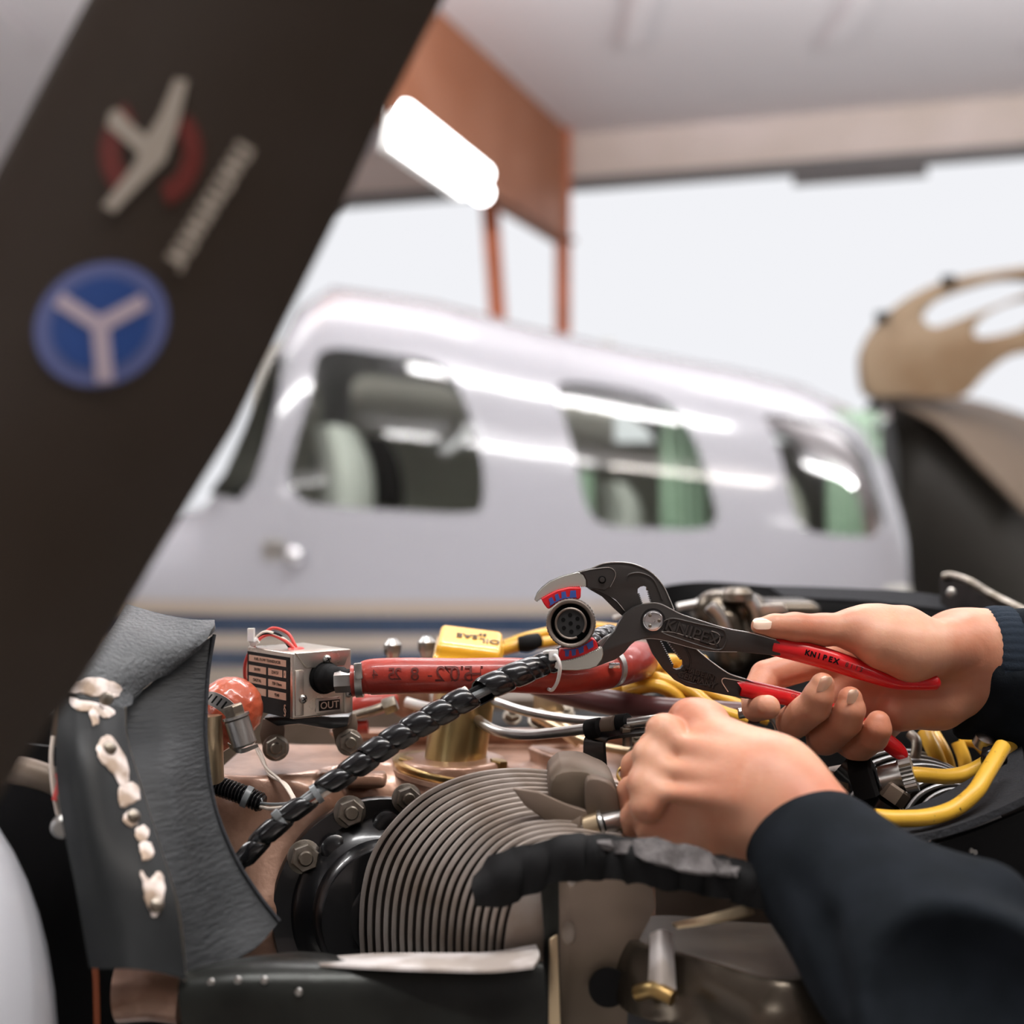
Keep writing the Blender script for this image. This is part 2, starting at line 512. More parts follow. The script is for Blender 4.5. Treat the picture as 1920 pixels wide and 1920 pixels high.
def sd_rbox(Pn, c, h, rr):
    q = np.abs(Pn - np.array(c, float)) - (np.array(h, float) - rr)
    return np.sqrt((np.maximum(q, 0) ** 2).sum(-1)) + np.minimum(q.max(-1), 0) - rr

def smin(a, b, k):
    h = np.clip(.5 + .5 * (b - a) / k, 0, 1)
    return b + (a - b) * h - k * h * (1 - h)

def surface_nets(f, lo, hi, vox):
    lo = np.array(lo, float); hi = np.array(hi, float)
    n = np.maximum(((hi - lo) / vox).astype(int) + 1, 4)
    ax = [lo[i] + vox * np.arange(n[i]) for i in range(3)]
    Pn = np.stack(np.meshgrid(*ax, indexing='ij'), -1)
    D = f(Pn).astype(np.float32)
    D[0] = D[-1] = 1; D[:, 0] = D[:, -1] = 1; D[:, :, 0] = D[:, :, -1] = 1
    S = D < 0
    cs = np.zeros(tuple(n - 1), int)
    for i in (0, 1):
        for j in (0, 1):
            for k in (0, 1):
                cs += S[i:n[0] - 1 + i, j:n[1] - 1 + j, k:n[2] - 1 + k]
    act = (cs > 0) & (cs < 8)
    idx = -np.ones(act.shape, int); cells = np.argwhere(act); idx[act] = np.arange(len(cells))
    acc = np.zeros((len(cells), 3)); cnt = np.zeros(len(cells))
    cor = [(i, j, k) for i in (0, 1) for j in (0, 1) for k in (0, 1)]
    for a in cor:
        for axis in range(3):
            if a[axis] == 1: continue
            b = list(a); b[axis] = 1
            pa = cells + a; pb = cells + b
            da = D[tuple(pa.T)]; db = D[tuple(pb.T)]
            mk_ = (da < 0) != (db < 0)
            t = np.where(mk_, da / np.where(mk_, da - db, 1), 0)
            pos = pa + t[:, None] * (pb - pa)
            acc[mk_] += pos[mk_]; cnt[mk_] += 1
    V = lo + vox * acc / cnt[:, None]
    F = []
    for axis in range(3):
        u, v = (axis + 1) % 3, (axis + 2) % 3
        sl0 = [slice(None)] * 3; sl1 = [slice(None)] * 3
        sl0[axis] = slice(0, -1); sl1[axis] = slice(1, None)
        A = S[tuple(sl0)]; B = S[tuple(sl1)]
        e = np.argwhere(A != B)
        e = e[(e[:, u] > 0) & (e[:, v] > 0) & (e[:, u] < n[u] - 1) & (e[:, v] < n[v] - 1)]
        ins = A[tuple(e.T)]
        du = np.zeros(3, int); du[u] = 1; dv = np.zeros(3, int); dv[v] = 1
        q = [idx[tuple((e - du - dv).T)], idx[tuple((e - dv).T)], idx[tuple(e.T)], idx[tuple((e - du).T)]]
        Q = np.stack(q, 1)
        Q[~ins] = Q[~ins][:, ::-1]
        F.append(Q)
    F = np.concatenate(F)
    return V, F

def sdf_obj(name, f, lo, hi, vox, m, parent=None, relax=2, **k):
    V, F = surface_nets(f, lo, hi, vox)
    for _ in range(relax):     # even out the voxel steps
        S = np.zeros_like(V); cnt = np.zeros(len(V))
        for a in range(4):
            b = (a + 1) % 4
            np.add.at(S, F[:, a], V[F[:, b]]); np.add.at(S, F[:, b], V[F[:, a]])
            np.add.at(cnt, F[:, a], 1); np.add.at(cnt, F[:, b], 1)
        V = V * .4 + .6 * S / np.maximum(cnt, 1)[:, None]
    return mk(name, V, F.tolist(), m, parent, autosmooth=180, **k)

def pts3(p):
    v = at(p[0], p[1], p[2]); return np.array(v)
def rpx(p):
    return p[3] * p[2] / FPX

# =================================================================== SETTING
def struct(name, verts, faces, m, parent=None, **k):
    return mk(name, verts, faces, m, parent, smooth=False, kind='structure' if parent is None else None, **k)

struct('floor', *g_box((3, 20, -.05), 60, 80, .1), M['concrete'])
CEIL = CAMZ + 2.95
_a, _b = at(640, 330, 10.62), at(1900, 330, 9.12)
_m = (_b.y - _a.y) / (_b.x - _a.x); _e = lambda x: _a.y + _m * (x - _a.x) + .1
_c = [(-7.2, -9.4), (11.2, -9.4), (11.2, _e(11.2)), (-7.2, _e(-7.2))]
ceil = struct('ceiling', [Vector((x, y, z)) for z in (CEIL, CEIL + .2) for x, y in _c], [(0, 1, 2, 3), (7, 6, 5, 4), (0, 4, 5, 1), (1, 5, 6, 2), (2, 6, 7, 3), (3, 7, 4, 0)], M['ceiling'])
# ribs of the roof sheeting
for i in range(9):
    x = -3.6 + i * 1.25
    struct('ceiling_rib', *g_box((x + .6, 2.0, CEIL - .02), .12, 12.0, .05), M['ceiling'], ceil)
# header above the big hangar door, slightly turned towards the camera on the right
W0, W1 = at(640, 330, 10.62), at(1900, 330, 9.12)
wd = Vector((W1.x - W0.x, W1.y - W0.y, 0)).normalized(); wn = Vector((wd.y, -wd.x, 0))
mid = (W0 + W1) / 2 ; mid = Vector((mid.x, mid.y, 0)) + wd * .95
HB = CAMZ + 2.56
b = MB().add(*g_box(mid + Vector((0, 0, (HB + CEIL) / 2)), 18.6, .12, CEIL - HB, (wd, -wn, Vector((0, 0, 1)))))
hdr = struct('wall_back', b.v, b.f, M['header'])
b = MB().add(*g_box(mid + Vector((0, 0, HB - .02)) + wn * .1, 18.2, .16, .07, (wd, -wn, Vector((0, 0, 1)))))
struct('door_rail', b.v, b.f, M['dark_rail'], hdr)
for s, e_ in ((2.30, 3.15),):
    c0 = W0 + wd * (s + e_) ; c0.z = HB - .07
    b = MB().add(*g_box(Vector((2.55, 9.4, HB - .075)), .95, .12, .09, (wd, -wn, Vector((0, 0, 1)))))
    struct('rail_cover', b.v, b.f, M['dark_rail'], hdr)
# side walls and the wall behind the camera, with a door opening in it
struct('wall_left', *g_box((-7.1, 1.9, CEIL / 2), .2, 22.4, CEIL), M['header'])
struct('wall_right', *g_box((11.1, -.6, CEIL / 2), .2, 17.4, CEIL), M['header'])
struct('wall_front', *g_box((2, -9.3, CEIL / 2), 18.4, .2, CEIL), M['header'])

# steel portal frame: deep rafter coming overhead, column and raking strut under it
pf = thing('steel_portal_frame', 'orange brown painted steel portal frame holding up the hangar roof beside the open door', 'steel frame', (at(1055, 600, 9.9).x, 9.9, 0))
cx = at(1055, 600, 9.9).x
b = MB().add(*g_box((cx, 9.9, (CEIL) / 2), .12, .14, CEIL)); b.build('column', 'steel_orange', pf, smooth=False)
# rafter web: from the column head towards the camera and overhead
ra = Vector((cx + .02, 9.9, CEIL - .02)); rb = Vector((cx + .02 - .363 * 5.5, 4.4, CEIL - .02))
rdir = (rb - ra); rdir.z = 0; rdir.normalize()
def web_pt(s, z): p = ra + rdir * s; return Vector((p.x, p.y, z))
L = (rb - ra).length
side = Vector((-rdir.y, rdir.x, 0))
prof = [(0, CEIL), (L, CEIL), (L, CEIL - .76), (1.6, CEIL - .88), (0, CEIL - .86)]
v = [web_pt(s, z) + side * .02 for s, z in prof] + [web_pt(s, z) - side * .02 for s, z in prof]
b = MB().add(v, [(0, 1, 2, 3, 4), (9, 8, 7, 6, 5)] + [(i, (i + 1) % 5, 5 + (i + 1) % 5, 5 + i) for i in range(5)])
b.build('rafter_web', 'rafter_paint', pf, smooth=False)
fl = MB()
for (s0, z0), (s1, z1) in ((prof[4], prof[3]), (prof[3], prof[2])):
    a_, b_ = web_pt(s0, z0), web_pt(s1, z1); d_ = (b_ - a_).normalized()
    fl.add(*g_box((a_ + b_) / 2, (b_ - a_).length, .17, .03, (d_, side, d_.cross(side))))
fl.build('bottom_flange', 'rafter_paint', pf, smooth=False)
a_ = at(940, 590, 9.3); a_.z = 0; a_.x = at(952, 700, 9.3).x + .12; b_ = at(915, 330, 9.3)
d_ = (b_ - a_).normalized(); sx = Vector((1, 0, 0)); yy = d_.cross(sx).normalized()
b = MB().add(*g_box((a_ + b_) / 2, (b_ - a_).length, .13, .12, (d_, d_.cross(yy), yy)))
b.build('raking_strut', 'steel_orange', pf, smooth=False)

# fluorescent fixtures under the roof, some added as fill and ceiling uplights
def tube_light(c, ln, watts, up_w, col, label, dirv=Vector((1, 0, 0))):
    t = thing('fluorescent_lamp', label, 'lamp', c, 'fluorescent lamps under the hangar roof, some added as unseen fill and uplights')
    dirv = dirv.normalized(); sd = Vector((0, 0, 1)).cross(dirv)
    b = MB().add(*g_box(Vector(c) + Vector((0, 0, .0)), ln, .03, .03, (dirv, sd, Vector((0, 0, 1)))))
    b.build('lamp_housing', 'fixture', t, smooth=False)
    for s in (-.05, .05):
        p = Vector(c) + sd * s
        vs, fs = g_tube([p - dirv * ln / 2, p + dirv * ln / 2], .02, 10)
        mk('lamp_tube', vs, fs, 'lamp', t)
    if watts:
        for wt_, dz, rx in ((watts, -.03, 0), (up_w, .03, math.pi)):
            l = area('lamp_glow', (c[0], c[1], c[2] + dz), ln, wt_, (c[0], c[1], 0), col, .26)
            l.rotation_euler = (rx - (.7 if rx and c[1] > 4 else 0), 0, 0); l.parent = t
            l.matrix_parent_inverse = Matrix.Translation(-Vector(c))
    return t
for i, (x, y, z, ln, wt, uw, col) in enumerate(TUBES):
    t = tube_light((x, y, z), ln, wt, uw, col, 'long white fluorescent lamp under the roof, %s' % ('cool white one straight over the engine bay', 'warm white one right of the engine', 'over the cabin roof of the white aircraft', 'added fill far out on the left of the engine bay', 'added fill far out on the right over the dark nacelle', 'added fill at the far back left corner of the hangar', 'added fill at the far back right corner of the hangar', 'added low uplight above the nose of the white aircraft', 'added low uplight above the tail of the white aircraft')[i])
    for s in (-1, 1):
        vs, fs = g_tube([Vector((x + s * ln * .4, y, z)), Vector((x + s * ln * .4, y, CEIL))], .006, 6); mk('hanger_rod', vs, fs, 'fixture', t)
# the lamp seen in the picture, hanging askew of the rafter
a_, b_ = at(758, 234, 3.0), at(905, 345, 3.55)
lt = thing('hanging_lamp', 'glowing white fluorescent lamp hanging in front of the orange steel rafter', 'lamp', (a_ + b_) / 2)
lt_d = (b_ - a_).normalized()
ls = Vector((0, 0, 1)).cross(lt_d).normalized(); lu = lt_d.cross(ls)
for s in (-1, 1):
    vs, fs = g_tube([a_ + lu * s * .026, b_ + lu * s * .026], .03, 14)
    mk('lamp_tube', vs, fs, 'lamp', lt)
if ls.y < 0: ls = -ls
b = MB().add(*g_box((a_ + b_) / 2 + ls * .06, (b_ - a_).length - .04, .03, .09, (lt_d, ls, lu)))
b.build('lamp_housing', 'fixture', lt, smooth=False)
for q, dx_ in ((a_, -.55), (a_ + lt_d * .03, -.75)):
    vs, fs = g_tube([q + ls * .06, Vector((q.x + dx_, q.y + .06, CEIL))], .002, 6)
    mk('hanger_rod', vs, fs, 'fixture', lt)

# =================================================================== WHITE AIRCRAFT BEHIND
AD = 4.4     # near side of its fuselage
wa = thing('white_aircraft', 'white twin engined aircraft with blue and beige stripes parked behind the engine', 'aircraft', (.2, 5.05, 0))
def roof_py(px):
    X = [-300, 60, 250, 345, 400, 460, 520, 590, 800, 1000, 1200, 1400, 1550, 1650, 1700, 1740, 1762, 1772]
    Y = [1050, 985, 955, 935, 850, 700, 585, 548, 575, 622, 660, 692, 722, 764, 815, 905, 1010, 1120]
    return float(np.interp(px, X, Y))
def half_w(px):
    return float(np.interp(px, [-300, 100, 400, 600, 1500, 1650, 1740, 1772], [.36, .5, .62, .66, .66, .60, .45, .28]))
YC = 5.06
ZB = -0.30      # belt line, relative to the eye
def sect(px, n=44):
    x = (px - 960) * AD / FPX
    zt = (960 - roof_py(px)) * YC / FPX
    zt = max(zt, ZB + .06); W = half_w(px); pts = []
    H = zt - ZB
    for i in range(n + 1):      # near side belt -> over the roof -> far side belt
        t = math.pi * i / n
        c_, s_ = math.cos(t), math.sin(t)
        y = -W * (abs(c_) ** .62) * (1 if c_ > 0 else -1)
        z = ZB + H * abs(s_) ** .92
        pts.append(Vector((x, YC + y, CAMZ + z)))
    m_ = 26
    for i in range(1, m_):      # belly
        t = math.pi * i / m_
        c_, s_ = math.cos(t), math.sin(t)
        y = W * (abs(c_) ** .7) * (1 if c_ > 0 else -1)
        pts.append(Vector((x, YC + y, CAMZ + ZB - .62 * abs(s_) ** .75 * (W / .66))))
    return pts
stp = [-300, -150, 0, 120, 250, 345, 372, 400, 430, 460, 490, 520, 555, 590, 640, 700, 800, 900, 1000, 1100, 1200, 1300, 1400, 1480, 1550, 1600, 1650, 1680, 1700, 1722, 1740, 1752, 1762, 1768, 1772]
rows = [sect(p) for p in stp]
vs, fs = g_grid(rows, closed=True)
nr = len(rows[0])
fs = [tuple(f) for f in fs] + [tuple(range(nr)), tuple(reversed(range((len(rows) - 1) * nr, len(rows) * nr)))]
# inner skin so the body is a shell, then window openings cut through the near and far sides
def win_poly(pts): return closed_smooth(pts, 4)
WINS = {
 'cabin_window_front': [(592, 648), (700, 652), (800, 668), (848, 705), (880, 780), (904, 870), (904, 945), (870, 962), (740, 957), (640, 950), (570, 940), (538, 900), (548, 830), (572, 740)],
 'cabin_window_middle': [(1050, 712), (1150, 716), (1235, 738), (1288, 780), (1318, 850), (1340, 930), (1344, 975), (1310, 992), (1200, 990), (1130, 982), (1100, 945), (1080, 860), (1060, 780)],
 'cabin_window_rear': [(1452, 772), (1540, 780), (1605, 800), (1648, 850), (1670, 930), (1678, 985), (1650, 1006), (1570, 1004), (1512, 992), (1490, 950), (1475, 870), (1462, 810)],
}
bm = bmesh.new(); vv = [bm.verts.new(v) for v in vs]
for f in fs: bm.faces.new([vv[i] for i in f])
bmesh.ops.recalc_face_normals(bm, faces=bm.faces)
me = bpy.data.meshes.new('fuselage'); bm.to_mesh(me); bm.free()
fus = bpy.data.objects.new('fuselage', me); C.objects.link(fus)
so = fus.modifiers.new('shell', 'SOLIDIFY'); so.thickness = .035; so.offset = -1
cutters = []
def cut_prism(poly, y0, y1):
    f = lambda x, y, t: Vector(((x - 960) * AD / FPX, t, CAMZ + (960 - y) * AD / FPX))
    v_, f_ = g_poly([poly], f, y0, y1)
    b_ = bmesh.new(); q = [b_.verts.new(v) for v in v_]
    for k_ in f_: b_.faces.new([q[i] for i in k_])
    bmesh.ops.recalc_face_normals(b_, faces=b_.faces)
    m_ = bpy.data.meshes.new('c'); b_.to_mesh(m_); b_.free()
    o_ = bpy.data.objects.new('c', m_); C.objects.link(o_)
    md = fus.modifiers.new('cut', 'BOOLEAN'); md.object = o_; md.operation = 'DIFFERENCE'; md.solver = 'EXACT'
    cutters.append(o_)
for nm, pl in WINS.items():
    cut_prism(win_poly(pl), 4.0, 5.0)
    cut_prism([(p[0], p[1] * .985 + 4) for p in win_poly(pl)], 5.3, 6.4)
cut_prism([(505, 640), (470, 700), (440, 790), (400, 880), (372, 925), (440, 938), (470, 900), (492, 820), (512, 720)], 4.0, 6.4)
dg = bpy.context.evaluated_depsgraph_get()
fme = bpy.data.meshes.new_from_object(fus.evaluated_get(dg))
for o_ in cutters + [fus]: bpy.data.objects.remove(o_)
fme.materials.clear()
# paint: white over cream / navy / cream / navy stripes low on the side
def stripe_mat():
    m = mat('aircraft_striped_paint', (160, 160, 166), .16, coat=.8); m.node_tree.nodes['Principled BSDF'].inputs['Coat Roughness'].default_value = .03
    nt = m.node_tree; bs = nt.nodes['Principled BSDF']
    g = nt.nodes.new('ShaderNodeNewGeometry'); sp = nt.nodes.new('ShaderNodeSeparateXYZ')
    nt.links.new(g.outputs['Position'], sp.inputs[0])
    z = lambda py: CAMZ + (960 - py) * AD / FPX
    mr = nt.nodes.new('ShaderNodeMapRange'); z0, z1 = z(1300), z(1100)
    mr.inputs['From Min'].default_value = z0; mr.inputs['From Max'].default_value = z1
    nt.links.new(sp.outputs['Z'], mr.inputs['Value'])
    cr = nt.nodes.new('ShaderNodeValToRGB'); cr.color_ramp.interpolation = 'CONSTANT'
    pos = lambda py: (z(py) - z0) / (z1 - z0)
    cream, navy, white = lin((160, 148, 136)), lin((34, 52, 76)), lin((160, 160, 166))
    els = cr.color_ramp.elements
    els[0].position = 0; els[0].color = cream
    els[1].position = pos(1257); els[1].color = navy
    for py, c_ in ((1221, cream), (1191, navy), (1155, cream), (1128, white)):
        e = els.new(pos(py)); e.color = c_
    nt.links.new(mr.outputs[0], cr.inputs[0]); nt.links.new(cr.outputs[0], bs.inputs['Base Color'])
    return m
M['aircraft_striped'] = stripe_mat()
cmin = Vector((0, 5.05, CAMZ)); fme.transform(Matrix.Translation(-cmin))
finish('fuselage', fme, cmin, 'aircraft_striped', wa, True, autosmooth=50)
# glass panes set into the openings
def side_y(px, py):
    """near-side surface distance at a pixel of the body side"""
    s = sect(px); best = YC - half_w(px)
    z = CAMZ + (960 - py) * AD / FPX
    for a, b_ in zip(s[:23], s[1:23]):
        if a.z <= z <= b_.z: best = a.y + (b_.y - a.y) * (z - a.z) / max(b_.z - a.z, 1e-6)
    return best
for nm, pl in WINS.items():
    x0, x1 = min(p[0] for p in pl) - 14, max(p[0] for p in pl) + 14; y0, y1 = min(p[1] for p in pl) - 14, max(p[1] for p in pl) + 14
    G = [[Vector(((x - 960) * AD / FPX, side_y(x, y) + .018, CAMZ + (960 - y) * AD / FPX)) for x in np.linspace(x0, x1, 9)] for y in np.linspace(y0, y1, 12)]
    v_, f_ = g_grid(G)
    # keep the pane inside its frame
    mk('window_pane', v_, f_, 'cabin_glass', wa, True)
G = [[Vector(((x + s_ - 960) * AD / FPX, YC + yy, CAMZ + (960 - y) * AD / FPX)) for yy in np.linspace(-.56, .56, 8)] for x, y, s_ in ((508, 648, 0), (482, 700, 0), (445, 800, 0), (408, 885, 0), (376, 925, 0))]
v_, f_ = g_grid(G); mk('windscreen', v_, f_, 'cabin_glass', wa)
# cabin inside: floor, far trim, seats, curtains
b = MB().add(*g_box((.1, 5.05, CAMZ - .28), 2.6, 1.1, .03)); b.build('cabin_floor', 'cabin_dark', wa, smooth=False)
def seat(px, w_, y=4.9, mname='cabin_seat', top=790, bot=960):
    p0 = at(px, top, AD); z0 = CAMZ + (960 - bot) * AD / FPX
    sec = []
    for t in np.linspace(0, 1, 9):
        z = z0 + (p0.z - z0) * t; xx = p0.x + .02 * math.sin(t * 3) - .05 * t
        ww = w_ * (1 - .25 * t ** 4)
        sec.append([Vector((xx + ww / 2 * math.cos(a) * 1, y + .2 * math.sin(a), z)) for a in np.linspace(0, 2 * math.pi, 17)[:-1]])
    v_, f_ = g_grid(sec, closed=True)
    f_ += [tuple(range(16)), tuple(reversed(range(len(v_) - 16, len(v_))))]
    mk('cabin_seat', v_, f_, mname, wa)
seat(625, .20, 4.78); seat(690, .12, 5.1, 'cabin_black', 800, 950)
seat(1190, .16, 4.9, 'cabin_seat', 900, 1000); seat(1530, .14, 4.9, 'cabin_dark', 890, 1010)
def curtain(px0, px1, py0, py1, y):
    G = []
    for t in np.linspace(0, 1, 4):
        G.append([Vector(((x - 960) * AD / FPX, y + .015 * math.sin(i * 1.3), CAMZ + (960 - (py0 + (py1 - py0) * t)) * AD / FPX)) for i, x in enumerate(np.linspace(px0, px1, 24))])
    v_, f_ = g_grid(G); v_, f_ = solidify(v_, f_, .006); mk('curtain', v_, f_, 'curtain', wa)
curtain(1255, 1345, 700, 1010, 4.66); curtain(1585, 1690, 760, 1020, 4.66); curtain(1085, 1120, 880, 1000, 4.66)
b = MB().add(*g_box((-.35, 5.62, CAMZ + .3), 1.6, .02, .9)); b.build('far_trim', 'cabin_dark', wa, smooth=False)
b = MB().add(*g_box((.75, 5.5, CAMZ + .05), 1.4, .02, .5)); b.build('far_trim', 'cabin_dark', wa, smooth=False)
# latch below the front window, chrome dome added for the bright highlight there
b = MB().add(*g_box(at(515, 1030, side_y(515, 1030) + .01), .075, .03, .075)); b.build('static_port_plate', 'steel', wa, bevel=.004)
b = MB().add(*g_lathe([(.034, 0), (.03, .012), (.018, .022), (.002, .026)], at(551, 1042, 4.395), Vector((0, -1, 0)), 20)); b.build('added_highlight_dome', 'chrome', wa)
# wing, engine nacelles off to the side and landing gear carry it on the floor
b = MB().add(*g_box((.2, 5.6, CAMZ - .78), 1.5, 5.0, .12)); b.build('wing', 'white_paint', wa, bevel=.04)
for x, y in ((-2.1, 5.05), (.4, 3.9), (.4, 6.6)):
    vs, fs = g_tube([Vector((x, y, CAMZ - .62)), Vector((x, y, .2))], .03, 10); mk('gear_leg', vs, fs, 'steel', wa)
    b = MB().add(*g_lathe([(.1, -.07), (.19, -.06), (.21, 0), (.19, .06), (.1, .07)], (x, y, .2), Vector((0, 1, 0)), 28)); b.build('wheel', 'tyre', wa)

# dark aircraft nacelle standing to the right, with its brown inspection cowl lifted
da = thing('dark_nacelle', 'dark engine nacelle with a raised brown slotted cowl beyond the white aircraft', 'aircraft', (at(1800, 900, 6.2).x, 6.2, 0))
ND = 6.2
def nac(px, py, dd=0): return at(px, py, ND + dd)
# nacelle barrel: lofted along x
sec = []
for px, top, rad in ((1640, 745, .42), (1680, 735, .5), (1740, 760, .6), (1800, 810, .68), (1860, 880, .74), (1960, 960, .8), (2300, 1000, .85)):
    p0 = at(px, top, ND); cz = p0.z - rad
    sec.append([Vector((p0.x, ND + rad * math.cos(a) * .9, cz + rad * math.sin(a))) for a in np.linspace(0, 2 * math.pi, 33)[:-1]])
v_, f_ = g_grid(sec, closed=True); f_ += [tuple(range(32)), tuple(reversed(range(len(v_) - 32, len(v_))))]
mk('nacelle_barrel', v_, f_, 'nacelle', da, autosmooth=180)
rows = [[(1660, 740, 5.7), (1760, 790, 5.55), (1830, 860, 5.5), (1930, 960, 5.45)], [(1700, 728, 5.9), (1790, 765, 5.8), (1860, 800, 5.75), (1960, 880, 5.7)], [(1740, 735, 6.2), (1830, 750, 6.2), (1900, 770, 6.2), (1990, 800, 6.2)]]
sheet('nacelle_top_skin', rows, .02, 'nacelle_top', da)
# lifted cowl: rounded shell with two slots
cp = closed_smooth([(1632, 740), (1618, 680), (1628, 640), (1655, 600), (1700, 560), (1760, 530), (1860, 508), (1990, 500), (2080, 560), (2000, 640), (1900, 665), (1850, 700), (1800, 745), (1700, 742)], 4)
sl1 = closed_smooth([(1732, 590), (1760, 562), (1830, 535), (1900, 520), (1960, 530), (1900, 560), (1820, 590), (1760, 612), (1738, 606)], 3)
sl2 = closed_smooth([(1826, 622), (1850, 590), (1920, 560), (1980, 560), (1930, 610), (1850, 632)], 3)
cw = plate('raised_cowl', cp, 5.6, .10, 'beige_cowl', da, holes=[sl1, sl2], bevel=.03, bseg=3)
for px, py in ((1648, 590), (1772, 522)):
    MB().add(*g_box(at(px + 6, py + 4, 5.60), .05, .05, .04)).build('cowl_latch', 'nacelle', da, smooth=False)
vs, fs = g_tube([Vector((at(1850, 1000, ND).x, ND, .9)), Vector((at(1850, 1000, ND).x, ND, .2))], .05, 10); mk('gear_leg', vs, fs, 'steel', da)
b = MB().add(*g_lathe([(.1, -.07), (.19, -.06), (.21, 0), (.19, .06), (.1, .07)], (at(1850, 1000, ND).x, ND, .2), Vector((0, 1, 0)), 28)); b.build('wheel', 'tyre', da)
b = MB().add(*g_box((at(1850, 1000, ND).x, ND, .65), .3, .6, 1.1)); b.build('gear_door', 'nacelle', da, bevel=.05)

# =================================================================== PROPELLER BLADE (nearest thing, left)
def bx_r(y): return float(np.interp(y, [-160, 60, 240, 400, 610, 800, 930, 1140, 1290, 1400, 1600, 1900], [915, 800, 708, 636, 532, 442, 362, 238, 150, 60, -70, -260]))
def bx_l(y): return float(np.interp(y, [-160, 60, 200, 600, 1000, 1400, 1900], [250, 130, 56, -150, -360, -590, -900]))
def blade_d(px, py):
    u = (px - bx_l(py)) / (bx_r(py) - bx_l(py)); u = min(max(u, 0), 1)
    return .42 - .014 * (1 - (2 * u - 1) ** 2) ** .8
bl = thing('propeller', 'dark brown propeller blade with a blue round sticker and a red ring sticker', 'propeller', at(-400, 1900, .42))
Fg, Bg = [], []
for y in np.linspace(-160, 1900, 46):
    us = .5 - .5 * np.cos(np.linspace(0, math.pi, 30))
    Fg.append([at(bx_l(y) + u * (bx_r(y) - bx_l(y)), y, blade_d(bx_l(y) + u * (bx_r(y) - bx_l(y)), y)) for u in us]
              + [at(bx_l(y) + u * (bx_r(y) - bx_l(y)), y,   .42 + .006 * (1 - (2 * u - 1) ** 2)) for u in us[::-1][1:-1]])
v_, f_ = g_grid(Fg, closed=True); n_ = len(Fg[0])
f_ += [tuple(range(n_)), tuple(reversed(range(len(v_) - n_, len(v_))))]
mk('blade_body', v_, f_, 'blade', bl, autosmooth=60)
def decal(name, poly, m, lift=.0006, parent=bl, holes=()):
    loops = [poly] + list(holes)
    L3 = [[Vector((p[0], p[1], 0)) for p in lp] for lp in loops]
    tri = tessellate_polygon(L3); flat = [p for lp in loops for p in lp]
    bm = bmesh.new(); vv = [bm.verts.new((p[0], p[1], 0)) for p in flat]
    for t in tri:
        try: bm.faces.new([vv[i] for i in t])
        except ValueError: pass
    for _ in range(3):
        bmesh.ops.subdivide_edges(bm, edges=[e for e in bm.edges if e.calc_length() > 18], cuts=1)
        bmesh.ops.triangulate(bm, faces=bm.faces)
    bm.verts.index_update()
    V = [at(v.co.x, v.co.y, blade_d(v.co.x, v.co.y) - lift) for v in bm.verts]
    F = [[v.index for v in f.verts] for f in bm.faces]; bm.free()
    return mk(name, V, F, m, parent, autosmooth=180)
def ell(cx, cy, a, b, rot=0, n=40):
    c_, s_ = math.cos(R(rot)), math.sin(R(rot))
    return [(cx + a * math.cos(t) * c_ - b * math.sin(t) * s_, cy + a * math.cos(t) * s_ + b * math.sin(t) * c_) for t in np.linspace(0, 2 * math.pi, n + 1)[:-1]]
def bar(x0, y0, x1, y1, w0, w1=None):
    w1 = w1 or w0; d = np.array([x1 - x0, y1 - y0], float); d /= np.linalg.norm(d); n = np.array([-d[1], d[0]])
    a, b_ = np.array([x0, y0]), np.array([x1, y1])
    return [tuple(a + n * w0 / 2), tuple(b_ + n * w1 / 2), tuple(b_ - n * w1 / 2), tuple(a - n * w0 / 2)]
s1 = decal('round_sticker', ell(190, 608, 113, 130, 62), 'decal_lilac')
decal('sticker_disc', ell(190, 606, 84, 97, 62), 'decal_blue', .0009, s1)
for q in (bar(186, 590, 197, 716, 33), bar(190, 612, 108, 560, 30), bar(182, 612, 272, 564, 30)):
    decal('sticker_stroke', q, 'decal_pale', .0012, s1)
s2 = decal('ring_sticker', [(283 + 96 * math.cos(t), 285 + 105 * math.sin(t)) for t in np.linspace(-.75, 1.25, 20)] + [(283 + 60 * math.cos(t), 285 + 64 * math.sin(t)) for t in np.linspace(1.25, -.75, 20)], 'decal_red')
decal('ring_segment', [(283 + 96 * math.cos(t), 285 + 105 * math.sin(t)) for t in np.linspace(2.2, 4.2, 20)] + [(283 + 58 * math.cos(t), 285 + 62 * math.sin(t)) for t in np.linspace(4.2, 2.2, 20)], 'decal_red', .0006, s2)
decal('sticker_stroke', [(328, 148), (352, 150), (332, 240), (310, 300), (280, 330), (214, 398), (192, 386), (250, 310), (278, 250), (300, 215)], 'decal_cream', .0012, s2)
decal('sticker_stroke', [(206, 210), (222, 204), (250, 235), (285, 262), (262, 290), (232, 262), (200, 236)], 'decal_cream', .0012, s2)
# worn line of lettering
rnd = random.Random(3); dx, dy = (322 - 462) / 12.0, (500 - 272) / 12.0
for i in range(12):
    x, y = 462 + dx * (i + .3), 272 + dy * (i + .3); ux, uy = dx / math.hypot(dx, dy), dy / math.hypot(dx, dy); nx, ny = -uy, ux
    a = (x - nx * 19, y - ny * 19); c_ = (x + nx * 19, y + ny * 19)
    q = decal('lettering_stroke', bar(a[0], a[1], c_[0], c_[1], 13), 'decal_cream', .0008, bl)
    q = decal('lettering_stroke', bar(x - nx * rnd.choice((17, 0, -17)), y - ny * 10, x - nx * 17 + ux * 16, y - ny * 17 + uy * 16, 8), 'decal_cream', .0008, bl)

